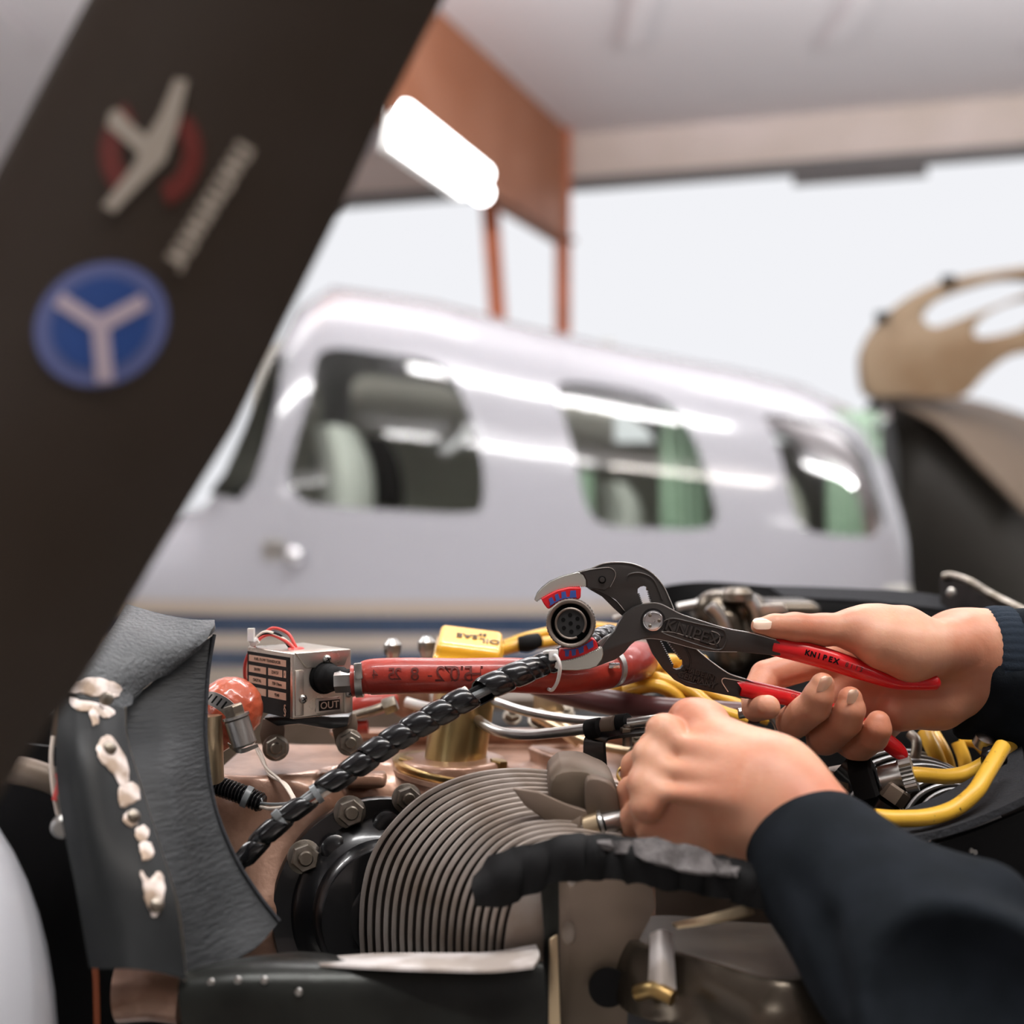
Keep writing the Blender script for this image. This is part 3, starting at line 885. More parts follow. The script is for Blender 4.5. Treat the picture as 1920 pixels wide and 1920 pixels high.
# spinner at the lower left
sp_ = thing('propeller_spinner', 'pale grey propeller spinner curving out of the lower left corner', 'spinner', at(-270, 1960, .58))
c0 = at(-300, 2010, .585); su = np.linspace(-1.5, 1.5, 26)
rows = []
for t in su:      # shell turned round an axis that points to the lower left
    z = math.sin(t) * .150; r_ = math.cos(t) * .094
    rows.append([c0 + Vector((r_ * math.cos(a), r_ * math.sin(a), z)) for a in np.linspace(0, 2 * math.pi, 41)[:-1]])
v_, f_ = g_grid(rows, closed=True); mk('spinner_shell', v_, f_, 'spinner', sp_, autosmooth=180)
b = MB(); b.add(*g_lathe([(.090, .0), (.100, .002), (.100, .008), (.085, .010)], c0 + Vector((0, 0, -.01)), Vector((.1, .2, 1)), 48)); b.build('back_plate', 'black_paint', sp_)

# =================================================================== ENGINE
eng = thing('aircraft_engine', 'bronze painted piston engine crankcase with a black front flange, opened for repair', 'engine', at(760, 1800, .9))
def arr(px, py, d): return np.array(at(px, py, d))
def f_case(Pn):
    d = sd_rbox(Pn, arr(780, 1640, .915), (.165, .085, .082), .03)
    d = smin(d, sd_rbox(Pn, arr(520, 1700, .86), (.055, .06, .105), .035), .03)
    d = smin(d, sd_cone(Pn, arr(430, 1460, .86), arr(700, 1480, .86), .02, .02), .02)
    d = smin(d, sd_cone(Pn, arr(478, 1500, .82), arr(470, 1700, .80), .026, .03), .03)
    # ridge along the back joint, lugs for the two studs, raised seat of the filler tube
    d = smin(d, sd_cone(Pn, arr(640, 1362, .97), arr(1200, 1372, .97), .010, .010), .008)
    for px, py in ((517, 1404), (655, 1395)):
        d = smin(d, sd_cone(Pn, arr(px, py + 6, .84), arr(px, py + 6, .90), .0085, .010), .012)
    d = smin(d, sd_cone(Pn, arr(560, 1396, .86), arr(640, 1392, .86), .006, .006), .01)
    d = smin(d, sd_cone(Pn, arr(850, 1480, .86), arr(850, 1452, .86), .040, .036), .012)
    d = smin(d, sd_rbox(Pn, arr(688, 1462, .825), (.013, .008, .005), .002), .004)
    d = smin(d, sd_rbox(Pn, arr(620, 1452, .815), (.007, .005, .004), .002), .003)
    d = smin(d, sd_cone(Pn, arr(1010, 1400, .9), arr(1080, 1430, .86), .008, .012), .012)
    return d
sdf_obj('crankcase', f_case, arr(340, 1900, .74), arr(1180, 1330, 1.05) + np.array([.12, 0, .0]), .0026, 'crankcase', eng)
# black front flange with studs and the ribbed hub
fc = at(712, 1700, .80); fax = Vector((.26, -.95, .12)).normalized()
b = MB(); b.add(*g_lathe([(.03, .006), (.0665, .006), (.0675, .004), (.0675, -.005), (.05, -.006)], fc, fax, 64))
b.build('front_flange', 'black_paint', eng)
b = MB(); b.add(*g_lathe([(.056, .005), (.053, .012), (.044, .018), (.042, .03), (.036, .036), (.02, .038)], fc, fax, 56)); b.build('flange_hub', 'black_paint', eng)
X_, Y_, Z_ = frame(fax)
prof = []
for i in range(16):
    prof += [(.0405 if i % 2 else .0385, .021 + i * .0011)]
b = MB(); b.add(*g_lathe(prof, fc, fax, 56)); b.build('ribbed_ring', 'black_plastic', eng, autosmooth=20)
def on_flange(px, py):
    # intersect the pixel ray with the flange face
    o_ = Vector((0, 0, CAMZ)); r_ = (at(px, py, 1) - o_); p0 = fc + fax * .006
    return o_ + r_ * ((p0 - o_).dot(fax) / r_.dot(fax))
for px, py, r_ in ((655, 1522, .0085), (570, 1606, .0088), (762, 1497, .008)):
    nut_on_stud(eng, on_flange(px, py), fax, r_, 'steel_dull')
for px, py in ((722, 1545), (625, 1590), (640, 1760)):
    p = on_flange(px, py)
    b = MB(); b.add(*g_lathe([(.009, 0), (.0088, .007), (.006, .009)], p, fax, 24)); b.build('core_plug', 'black_paint', eng)
# studs that hold the flow transducer brackets
for px, py in ((517, 1402), (655, 1392)):
    nut_on_stud(eng, at(px, py, .822), Vector((.22, -.95, .12)), .0072, 'steel_dull', rot=.5)

# gold filler tube with its flange
ft = thing('filler_tube', 'gold coloured oil filler tube standing on its bolted flange behind the black harness', 'tube', at(850, 1450, .86))
c0 = at(850, 1446, .865); tax = (at(873, 1290, .865) - c0).normalized(); tl = (at(873, 1290, .865) - c0).length
tr = 58 * .865 / FPX
b = MB(); b.add(*g_lathe([(tr * .98, 0), (tr * 1.02, .004), (tr * .99, .008), (tr * 1.0, tl * .93), (tr * 1.1, tl * .955), (tr * 1.12, tl * .975), (tr * 1.1, tl), (tr * .9, tl)], c0, tax, 48)); b.build('tube_wall', 'brass_tube', ft)
b = MB(); b.add(*g_lathe([(tr * 1.0, -.001), (tr * 1.95, -.001), (tr * 2.0, .0006), (tr * 2.0, .0034), (tr * 1.92, .0045), (tr * 1.0, .0045)], c0, tax, 56)); b.build('tube_flange', 'cadmium', ft)
b = MB(); b.add(*g_lathe([(tr * 1.0, -.004), (tr * 2.06, -.004), (tr * 2.06, -.001), (tr * 1.0, -.001)], c0, tax, 56)); b.build('gasket', 'crankcase', ft)
fx, fy, fz = frame(tax)
for an in (195, 330, 75):
    p = c0 + (Vector((1, 0, 0)) * math.cos(R(an)) + Vector((0, 1, 0)) * math.sin(R(an))) * tr * 1.62
    hb = MB().add(*hexa(p + tax * .0055, tax, .0062, .0055, .2)); o = hb.build('bolt', 'cadmium', ft, autosmooth=25)
    b = MB(); b.add(*g_lathe([(.0078, 0), (.0078, .0012)], p + tax * .0043, tax, 24)); b.build('washer', 'cadmium', o)
# yellow dipped cap on top of it
cap = thing('oil_filler_cap', 'yellow dipped oil filler cap with handwritten marks behind the red hose', 'cap', at(880, 1233, .885))
def f_cap(Pn):
    a = math.radians(7); c0_ = arr(881, 1206, .90); q = Pn - c0_
    x = q[..., 0] * math.cos(a) + q[..., 2] * math.sin(-a); z = q[..., 0] * math.sin(a) + q[..., 2] * math.cos(a) 
    x, z = q[..., 0] * math.cos(a) - q[..., 2] * math.sin(a), q[..., 0] * math.sin(a) + q[..., 2] * math.cos(a)
    z = z - q[..., 1] * .34
    Q = np.stack([x, q[..., 1], z], -1)
    d = sd_rbox(Q, (0, 0, -.001), (.0225, .017, .0055), .004)
    return smin(d, sd_rbox(Q, (0, 0, -.0082), (.0243, .019, .0045), .003), .002)
sdf_obj('cap_body', f_cap, arr(790, 1262, .86), arr(970, 1150, .94), .0008, 'yellow_cap', cap)
capx = Vector((math.cos(R(-7)), 0, math.sin(R(-7)))); capn = Vector((.12, -.32, .94)).normalized()
capn = (capn - capx * capn.dot(capx)).normalized(); capy = capn.cross(capx)
for body, px_, py_, sz in (('OIL', 918, 1203, .0095), ('SAE', 876, 1193, .0095), ('50', 905, 1191, .006)):
    o_ = Vector((0, 0, CAMZ)); r_ = at(px_, py_, 1) - o_
    lo_, hi_ = .85, .95                      # march the sight line to the cap's top face
    for s_ in np.linspace(.85, .95, 500):
        if f_cap(np.array(o_ + r_ * s_)[None, :])[0] < .0002: break
    text('marker_lettering', body, o_ + r_ * s_ + capn * .0004, -capx, -capy, sz, .0004, 'ink_dark', cap, bold=.0001)

# ---------------------------------------------------------------- fuel flow transducer
tr_ = thing('fuel_flow_transducer', 'small bright metal fuel flow transducer box marked OUT with a black data label', 'sensor', at(560, 1350, .80))
BX = at(549, 1287, .775)             # front vertical edge of the box
dR = Vector((at(659, 1287, .80) - BX)); dR.z = 0; wR = dR.length; dR.normalize()
dL = Vector((at(463, 1287, .815) - BX)); dL.z = 0; wL = dL.length; dL.normalize()
hB = 124 * .775 / FPX; UP = Vector((0, 0, 1))
nR = dR.cross(UP).normalized(); nR = nR if nR.y < 0 else -nR
nL = dL.cross(UP).normalized(); nL = nL if nL.y < 0 else -nL
v = [BX + UP * s * hB / 2 + a * dL * wL + c_ * dR * wR for s in (-1, 1) for a, c_ in ((0, 0), (1, 0), (1, 1), (0, 1))]
b = MB().add(v, [(0, 1, 2, 3), (4, 7, 6, 5), (0, 4, 5, 1), (1, 5, 6, 2), (2, 6, 7, 3), (3, 7, 4, 0)])
box = b.build('box_body', 'box_metal', tr_, bevel=.0012, bseg=3)
def RF(u, v_, n_=0): return BX + dR * wR * u + UP * hB * (v_ - .5) + nR * n_      # right face, u from the edge, v from the bottom
def LF(u, v_, n_=0): return BX + dL * wL * u + UP * hB * (v_ - .5) + nL * n_
def face_plate(name, F_, us, vs_, n0, n1, m, parent, **k):
    (u0, u1), (v0, v1) = us, vs_
    q = [F_(a, c_, n_) for n_ in (n0, n1) for a, c_ in ((u0, v0), (u1, v0), (u1, v1), (u0, v1))]
    return MB().add(q, [(0, 1, 2, 3), (4, 5, 6, 7), (0, 1, 5, 4), (1, 2, 6, 5), (2, 3, 7, 6), (3, 0, 4, 7)]).build(name, m, parent, **k)
# folded lid flap over the top and the side tab
q = [RF(.03, 1.0, .0016), RF(.97, 1.0, .0016), RF(.86, .76, .0016), RF(.22, .76, .0016)]
b = MB().add(q + [p - nR * .0022 for p in q], [(0, 1, 2, 3), (4, 5, 6, 7), (0, 1, 5, 4), (1, 2, 6, 5), (2, 3, 7, 6), (3, 0, 4, 7)]); b.build('lid_flap', 'box_metal', tr_, bevel=.0004)
face_plate('side_tab', RF, (.86, 1.0), (0.02, .4), 0, .0016, 'box_metal', tr_, bevel=.0004)
face_plate('corner_tab', RF, (.03, .17), (.05, .74), 0, .0013, 'box_metal', tr_, bevel=.0004)
lp = face_plate('data_label', LF, (.06, .97), (.01, .93), 0, .0006, 'label_black', tr_)
rowsL = [((.12, .93), (.78, .88)), ((.55, .93), (.61, .72)), ((.2, .5), (.61, .72)), ((.12, .17), (.61, .72)), ((.55, .93), (.44, .55)), ((.12, .5), (.44, .55)), ((.55, .93), (.27, .38)), ((.12, .5), (.27, .38))]
for us, vs_ in rowsL: face_plate('label_field', LF, us, vs_, .0006, .0008, 'label_pink', lp)
def ltext(s, u, v_, sz, m='label_black'): text('label_lettering', s, LF(u, v_, .0009), -dL, UP, sz, .0001, m, lp)
ltext('FUEL FLOW TRANSDUCER', .52, .83, .0026); ltext('201091', .74, .665, .0027); ltext('224151', .35, .665, .0028); ltext('1', .145, .665, .0028)
ltext('DIGITAL', .74, .495, .0027); ltext('750 Ohms', .31, .495, .0027); ltext('9240', .31, .325, .0027)
ltext('§', .14, .13, .008, 'label_pink')
op = face_plate('out_plate', RF, (.38, .82), (.05, .28), 0, .0005, 'box_metal', tr_, bevel=.0002)
face_plate('out_field', RF, (.43, .79), (.085, .24), .0005, .0007, 'label_black', op)
text('out_lettering', 'OUT', RF(.61, .16, .0008), dR, UP, .0062, .0002, 'box_metal', op)
def screw(parent, c_, n_, r_):
    b = MB(); b.add(*g_lathe([(r_, 0), (r_ * .96, r_ * .3), (r_ * .75, r_ * .6), (r_ * .4, r_ * .75), (.00001, r_ * .78)], c_, n_, 24)); o = b.build('screw', 'steel', parent)
    x, y, z = frame(n_)
    for a in (.5, .5 + math.pi / 2):
        d_ = x * math.cos(a) + y * math.sin(a)
        b = MB().add(*g_box(Vector(c_) + n_ * r_ * .72, r_ * 1.15, r_ * .22, r_ * .2, (d_, n_.cross(d_), n_))); b.build('slot', 'black_hole', o, smooth=False)
    return o
screw(tr_, RF(.55, .875, .0016), nR, .0028); screw(tr_, RF(.15, .30, .0013), nR, .0028); screw(tr_, RF(.93, .32, .0016), nR, .0028)
# rubber boot, elbow and hex coupling into the hose
pO = RF(.53, .60); gx = (at(700, 1272, .772) - pO).normalized()
b = MB(); b.add(*g_lathe([(.0105, -.001), (.0105, .001), (.0092, .002)], pO, nR, 30)); b.build('port_ring', 'black_hole', tr_)
elb = [pO + nR * .001, pO + nR * .007, pO + nR * .011 + gx * .006, pO + nR * .011 + gx * .014]
vs, fs = g_tube([Vector(q) for q in catmull([tuple(e) for e in elb], 6)], [.0088] * 7 + [.0076] * 6 + [.0062] * 6, 20); mk('rubber_boot', vs, fs, 'black_rubber', tr_, autosmooth=60)
HC = at(628, 1279, .772); HX = (at(662, 1277, .772) - HC)
b = MB().add(*hexa(HC, HX, .0066, HX.length, .3)); b.build('hex_coupling', 'steel', tr_, autosmooth=25)
# wires looping from the top
for nm, p, m_ in (('wire', [(556, 1228, .80), (548, 1212, .80), (525, 1194, .805), (498, 1185, .81), (478, 1200, .815), (466, 1228, .82), (460, 1262, .825), (468, 1285, .83)], 'white_wire'),
                  ('wire', [(562, 1228, .802), (552, 1208, .802), (540, 1188, .805), (516, 1178, .81), (500, 1184, .812), (478, 1206, .816), (462, 1240, .822), (464, 1284, .83)], 'red_wire'),
                  ('wire', [(550, 1226, .803), (538, 1206, .803), (520, 1190, .806), (494, 1190, .811), (474, 1214, .818), (473, 1240, .825)], 'black_rubber'),
                  ('wire', [(560, 1228, .798), (552, 1216, .798), (532, 1200, .803), (504, 1190, .809), (480, 1205, .813), (462, 1236, .82), (459, 1266, .824), (466, 1286, .83)], 'red_wire')):
    tube(nm, p, .0011, m_, tr_, 8)
b = MB(); b.add(*g_lathe([(.0045, 0), (.0062, .001), (.0062, .004), (.0045, .006)], at(555, 1232, .80), UP, 20)); b.build('grommet', 'red_wire', tr_)
tz = MB(); tz.add(*g_tube([at(470, 1208, .809), at(484, 1200, .809)], .0022, 8)); tz.add(*g_box(at(471, 1190, .808), .004, .004, .008)); tz.build('cable_tie', 'nylon', tr_, smooth=True)
# bracket legs down to the studs
for px, py in ((514, 1378), (650, 1368)):
    plate('mounting_leg', [(px - 22, py - 30), (px + 16, py - 30), (px + 20, py - 10), (px + 18, py + 30), (px - 20, py + 32), (px - 28, py)], .828, .002, 'taupe', tr_, bevel=.0006)
plate('mounting_bar', [(492, 1346), (655, 1343), (652, 1362), (620, 1368), (560, 1358), (520, 1362)], .812, .02, 'black_paint', tr_, bevel=.001)

# ---------------------------------------------------------------- red fire sleeve hose
rh = thing('red_hose', 'red silicone covered hose running right from the metal transducer box under the pliers', 'hose', at(900, 1270, .775))
p = [(660, 1277, .772, 30), (672, 1276, .772, 27), (684, 1272, .772, 31), (700, 1269, .772, 34), (760, 1267, .772, 34), (860, 1267, .774, 33), (960, 1266, .777, 33), (1050, 1270, .785, 33), (1110, 1262, .795, 35), (1165, 1248, .81, 37), (1192, 1240, .84, 37), (1200, 1238, .89, 35)]
tube('hose_sleeve', p, None, 'red_sleeve', rh, 28, 8)
for px, lab in ((676, 'left'), (1152, 'right')):
    if px == 676:
        c_ = at(674, 1276, .772); ax_ = Vector((1, .02, .04))
        b = MB(); b.add(*g_lathe([(.0098, -.0022), (.0102, -.0022), (.0102, .0022), (.0098, .0022)], c_, ax_, 36)); o = b.build('band_clamp', 'steel', rh)
        b = MB().add(*g_box(at(672, 1258, .762), .0048, .003, .0095, (Vector((1, 0, .1)).normalized(), Vector((0, 1, 0)), Vector((-.1, 0, 1)).normalized()))); b.build('clamp_ear', 'steel', o, bevel=.0006)
    else:
        c_ = at(1146, 1252, .803); ax_ = (at(1192, 1240, .84) - at(1110, 1262, .795)).normalized()
        b = MB(); b.add(*g_lathe([(.0120, -.0055), (.0125, -.0055), (.0125, .0055), (.0120, .0055)], c_, ax_, 36)); o = b.build('band_clamp', 'steel', rh)
        b = MB().add(*g_box(at(1152, 1248, .787), .007, .002, .0035)); b.build('clamp_ear', 'chrome', o, bevel=.0006)
for s, px, sz in (('8', 778, .0115), ('-', 806, .011), ('2', 825, .0135), ('7', 843, .0135), ('0', 853, .0135), ('1', 866, .0135), ('5', 878, .0135), ('H', 893, .0135), ('-', 913, .01), ('2', 746, .0105), ('5', 734, .0105), ('4', 703, .008)):
    text('printed_mark', s, at(px, 1265, .7632 if px > 700 else .7635), Vector((-1, 0, 0)), Vector((0, 0, 1)), sz, .0, 'ink', rh)
    wrap_on(LAST[0], [(q[0], q[1], q[2], q[3]) for q in p])

# ---------------------------------------------------------------- orange elbow hose with worm drive clamp, far left
eh = thing('orange_elbow_hose', 'shiny orange silicone elbow hose bulging beside the transducer box', 'hose', at(420, 1340, .84))
def f_elb(Pn):
    d = sd_ell(Pn, arr(436, 1328, .770), (.0178, .018, .0182))
    d = smin(d, sd_cone(Pn, arr(424, 1334, .768), arr(372, 1382, .762), .0172, .0165), .008)
    return d + .0004 * np.sin(Pn[..., 0] * 900) * np.sin(Pn[..., 2] * 1100 + 1)
sdf_obj('elbow_sleeve', f_elb, arr(300, 1470, .735), arr(520, 1240, .80), .0012, 'orange_sleeve', eh)
tube('pipe_stub', [(392, 1342, .742), (394, 1390, .742), (396, 1460, .75)], .0075, 'gold_bracket', eh, 16)
wc = thing('worm_drive_clamp', 'silver worm drive hose clamp tightened round the orange elbow hose', 'hose clamp', at(440, 1370, .80))
bandp = [(366, 1318, .752), (388, 1308, .748), (412, 1316, .746), (434, 1334, .746), (448, 1360, .748), (452, 1400, .752)]
V = pathpx(bandp, 8); G = [[p_ + Vector((.0048, 0, .0062)) * s for s in (-.55, -.18, .18, .55)] for p_ in V]
v_, f_ = g_grid(G); v_, f_ = solidify(v_, f_, .0009); mk('clamp_band', v_, f_, 'steel', wc)
for i in range(4, len(V) - 16, 3):
    t_ = (V[i + 1] - V[i - 1]).normalized(); s_ = Vector((.0048, 0, .0062)).normalized(); nn_ = t_.cross(s_).normalized()
    if nn_.y > 0: nn_ = -nn_
    b = MB().add(*g_box(V[i] + nn_ * .0006, .0011, .0052, .0006, (t_, s_, nn_))); b.build('band_slot', 'black_hole', wc, smooth=False)
hA, hB_ = at(443, 1346, .738), at(459, 1398, .738); hd = (hA - hB_).normalized()
b = MB(); b.add(*g_lathe([(.0062, 0), (.0072, .001), (.0072, (hA - hB_).length - .001), (.0062, (hA - hB_).length)], hB_, hd, 28)); b.build('screw_housing', 'steel', wc)
b = MB(); b.add(*g_lathe([(.0078, 0), (.0078, .0015)], hA, hd, 28)); b.build('housing_collar', 'steel', wc)
b = MB().add(*hexa(hA + hd * .0015, hd, .0062, .0062, .2)); b.build('screw_head', 'steel_dull', wc, autosmooth=25)
sheet('clamp_tail', [[(428, 1392, .742), (450, 1404, .738), (482, 1394, .744)], [(432, 1402, .742), (452, 1412, .739), (484, 1400, .745)]], .0006, 'steel', wc)

# ---------------------------------------------------------------- corrugated conduit and thin wires lower left
cd = thing('corrugated_conduit', 'short black corrugated conduit running down towards the harness end', 'conduit', at(440, 1490, .76))
V = pathpx([(380, 1462, .775), (410, 1474, .77), (450, 1488, .765), (492, 1506, .76)], 60)
rr = [(.0050 + .0011 * math.sin(i * 2 * math.pi / 9)) for i in range(len(V))]
vs, fs = g_tube(V, rr, 16); mk('conduit_body', vs, fs, 'black_plastic', cd, autosmooth=180)
b = MB(); b.add(*g_lathe([(.0062, -.0018), (.0066, -.0018), (.0066, .0018), (.0062, .0018)], at(463, 1494, .7635), Vector((.9, 0, -.4)), 24)); b.build('cable_tie', 'nylon_grey', cd)
tw = thing('thin_wires', 'thin cream wires lying on the bronze crankcase below the left stud', 'wire', at(520, 1450, .80))
tube('wire', [(480, 1398, .82), (492, 1420, .81), (505, 1452, .80), (535, 1470, .785), (548, 1490, .765), (558, 1508, .74)], .0011, 'white_wire', tw, 8)
tube('wire', [(470, 1380, .82), (484, 1412, .812), (500, 1440, .803), (524, 1462, .79), (542, 1486, .768), (552, 1506, .742)], .0009, 'white_wire', tw, 8)
tube('wire', [(488, 1512, .758), (505, 1516, .745), (530, 1514, .73), (556, 1508, .72)], .0011, 'white_wire', tw, 8)
tube('wire', [(488, 1506, .758), (510, 1508, .745), (534, 1507, .73), (558, 1503, .72)], .0009, 'nylon_grey', tw, 8)

# ---------------------------------------------------------------- spiral wrapped harness
hs = thing('wiring_harness', 'black spiral wrapped wiring harness running diagonally up to the jaws of the pliers', 'cable', at(700, 1412, .72))
hp = [(440, 1632, .70), (475, 1590, .702), (520, 1546, .705), (572, 1504, .71), (640, 1456, .715), (700, 1412, .72), (760, 1374, .725), (840, 1328, .732), (900, 1296, .738), (950, 1273, .744), (1000, 1252, .752), (1048, 1236, .762), (1090, 1214, .782), (1120, 1198, .80), (1148, 1188, .83)]
V = pathpx(hp, 24)
# parallel frame
def frames(V):
    T = [(V[min(i + 1, len(V) - 1)] - V[max(i - 1, 0)]).normalized() for i in range(len(V))]
    n = (UP - T[0] * UP.dot(T[0])).normalized(); out = []
    for t_ in T:
        n = (n - t_ * n.dot(t_)).normalized(); out.append((t_, n.copy(), t_.cross(n)))
    return out
FRM = frames(V)
arc = [0]
for i in range(1, len(V)): arc.append(arc[-1] + (V[i] - V[i - 1]).length)
arc = np.array(arc)
def on_path(s, a, r_):
    s = min(max(s, 0), arc[-1] - 1e-6); i = int(np.searchsorted(arc, s, 'right') - 1); i = min(i, len(V) - 2)
    t_ = (s - arc[i]) / (arc[i + 1] - arc[i]); p_ = V[i].lerp(V[i + 1], t_); T_, n_, b_ = FRM[i]
    return p_ + (n_ * math.cos(a) + b_ * math.sin(a)) * r_
for j in range(4):
    pts = [on_path(s, 1.57 * j + s * 20, .0022) for s in np.linspace(0, arc[-1], 130)]
    vs, fs = g_tube(pts, .0019, 8); mk('wire', vs, fs, ('nylon_grey', 'white_wire', 'black_rubber', 'nylon_grey')[j], hs)
def spiral(s0, s1, pitch, width, r_, name='spiral_wrap', ph=0):
    rows_ = []
    for s in np.linspace(s0, s1, int((s1 - s0) / pitch * 26)):
        a = 2 * math.pi * s / pitch + ph
        rows_.append([on_path(s + w_ * width, a, r_ + (.0003 if w_ in (0, 1) else .0010 + .0004 * math.sin(w_ * 3.14))) for w_ in (0, .12, .35, .65, .88, 1)])
    v_, f_ = g_grid(rows_); v_, f_ = solidify(v_, f_, .0008)
    return mk(name, v_, f_, 'black_plastic', hs, autosmooth=50)
def s_at(px):   # arc length where the path passes image column px
    xs = [960 + v.x * FPX / v.y for v in V]
    return float(np.interp(px, xs, arc))
spiral(s_at(442), s_at(560), .017, .0155, .0040)
spiral(s_at(590), s_at(690), .0155, .014, .0043)
spiral(s_at(655), s_at(868), .0135, .0125, .0056, ph=1)
spiral(s_at(880), s_at(965), .0145, .0135, .0056, ph=2.4)
spiral(s_at(955), s_at(1060), .016, .0155, .0050, ph=.6)
spiral(s_at(1060), s_at(1145), .012, .010, .0046, ph=.6)
vs, fs = g_tube([on_path(s, 3.5, .0012) for s in np.linspace(s_at(552), s_at(592), 12)], .0032, 12); mk('orange_wire', vs, fs, 'orange_sleeve', hs)
def ztie(parent, px, r_, head=None, mname='nylon_grey', wdt=.0016):
    s = s_at(px); i = int(np.searchsorted(arc, s)); T_, n_, b_ = FRM[i]
    q = MB(); q.add(*g_lathe([(r_, -wdt), (r_ + .0006, -wdt), (r_ + .0006, wdt), (r_, wdt)], V[i], T_, 30)); o = q.build('cable_tie', mname, parent)
    if head is not None:
        p_ = V[i] + (n_ * math.cos(head) + b_ * math.sin(head)) * (r_ + .0016)
        MB().add(*g_box(p_, .0045, .0045, .004, (T_, n_, b_))).build('tie_head', mname, o, bevel=.0005)
ztie(hs, 528, .0048, .6, 'nylon_grey'); ztie(hs, 592, .0052, None, 'nylon_grey'); ztie(hs, 872, .0060, None, 'white_wire', .0022)
zt = thing('cable_tie', 'white nylon cable tie looped round the harness and the red hose below the lower jaw', 'cable tie', at(1040, 1260, .75))
tube('tie_strap', [(1036, 1228, .742), (1044, 1232, .738), (1050, 1250, .737), (1046, 1276, .742), (1036, 1293, .755), (1028, 1292, .775)], .0011, 'nylon', zt, 8)
MB().add(*g_box(at(1038, 1228, .742), .0055, .0045, .006)).build('tie_head', 'nylon', zt, bevel=.0006)
tube('tie_tail', [(1034, 1226, .742), (1028, 1222, .742), (1020, 1224, .744)], .0012, 'nylon', zt, 8)

# ---------------------------------------------------------------- finned barrels
def finned(root, K0, K1, n, d0, d1, close, m, th=.0046, rim=9.6, nm='fin'):
    K0 = catmull(K0, 6); K1 = catmull(K1, 6)
    def inset(c_, w_):
        P_ = [np.array(p_) for p_ in c_]; N_ = []
        for i in range(len(P_)):
            tg = P_[min(i + 1, len(P_) - 1)] - P_[max(i - 1, 0)]; tg /= np.linalg.norm(tg)
            N_.append(tuple(P_[i] + np.array([-tg[1], tg[0]]) * w_))
        return N_
    shade_core = MB()
    for k in range(n):
        t_ = k / (n - 1)
        c_ = [(a[0] + (b_[0] - a[0]) * t_, a[1] + (b_[1] - a[1]) * t_) for a, b_ in zip(K0, K1)]
        d = d0 + (d1 - d0) * t_
        if k == n - 1: plate(nm, c_ + close, d, th, m, root, bevel=.0008, bseg=2)
        else: plate(nm, c_ + inset(c_, rim)[::-1], d, th, m, root, bevel=.0009, bseg=2)
        def f(x, y, tt, d=d):
            q_ = at(x, y, d); return Vector((q_.x, q_.y + tt, q_.z))
        shade_core.add(*g_poly([inset(c_, 3) + close], f, th * .8, th * 1.1))
    shade_core.build('barrel_core', 'shade_core', root, smooth=False, kind='stuff')
cb = thing('finned_cylinder', 'large grey brown cylinder with curved cooling fins at the centre of the engine', 'engine cylinder', at(900, 1800, .72))
K0 = [(676, 1800), (673, 1740), (677, 1672), (694, 1606), (730, 1548), (790, 1492), (862, 1458), (940, 1443), (1030, 1446), (1160, 1466)]
K1 = [(944, 1800), (946, 1768), (952, 1728), (964, 1690), (984, 1652), (1010, 1622), (1044, 1604), (1080, 1598), (1110, 1598), (1170, 1604)]
finned(cb, K0, K1, 19, .742, .656, [(1170, 1700), (1160, 1810)], 'fin')
# rocker box end at the top right of the fins with a ribbed web
plate('rocker_box', closed_smooth([(1040, 1452), (1090, 1444), (1124, 1456), (1150, 1470), (1164, 1500), (1166, 1560), (1130, 1580), (1060, 1540), (1030, 1500)], 3), .70, .06, 'taupe', cb, bevel=.004)
plate('rocker_box_rim', closed_smooth([(1098, 1474), (1112, 1460), (1146, 1472), (1160, 1500), (1160, 1552), (1126, 1570), (1102, 1540)], 3), .69, .014, 'taupe', cb, bevel=.003)
plate('cast_web', [(960, 1478), (1010, 1486), (1060, 1508), (1100, 1520), (1106, 1532), (1086, 1548), (1110, 1576), (1070, 1564), (1024, 1540), (985, 1512)], .69, .004, 'taupe', cb, bevel=.001)
sp = thing('spark_plug_lead', 'silver spark plug lead end reaching from the fins under the near hand', 'spark plug lead', at(1140, 1545, .69))
vs, fs = g_tube([at(1102, 1556, .69), at(1128, 1548, .688)], .0076, 24); mk('plug_nut', vs, fs, 'gold_bracket', sp, autosmooth=40)
vs, fs = g_tube([at(1128, 1548, .688), at(1240, 1520, .70)], .0066, 24); mk('lead_sleeve', vs, fs, 'steel', sp, autosmooth=40)
vs, fs = g_tube([at(1125, 1549, .688), at(1131, 1547.5, .688)], .0082, 24); mk('collar', vs, fs, 'steel', sp, autosmooth=40)
vs, fs = g_tube([at(1085, 1562, .693), at(1104, 1556, .69)], .0088, 24); mk('plug_seat', vs, fs, 'taupe', sp, autosmooth=40)

rc = thing('finned_cylinder', 'second grey finned cylinder at the right under the yellow ignition leads', 'engine cylinder', at(1740, 1540, .80))
K0 = [(1500, 1600), (1524, 1540), (1556, 1480), (1600, 1432), (1660, 1408), (1720, 1408), (1780, 1430), (1830, 1470), (1880, 1540)]
K1 = [(1740, 1600), (1748, 1566), (1760, 1540), (1776, 1516), (1800, 1500), (1826, 1496), (1850, 1502), (1870, 1520), (1890, 1550)]
finned(rc, K0, K1, 11, .84, .76, [(1900, 1640), (1700, 1650)], 'fin2', .0046, 7.0)

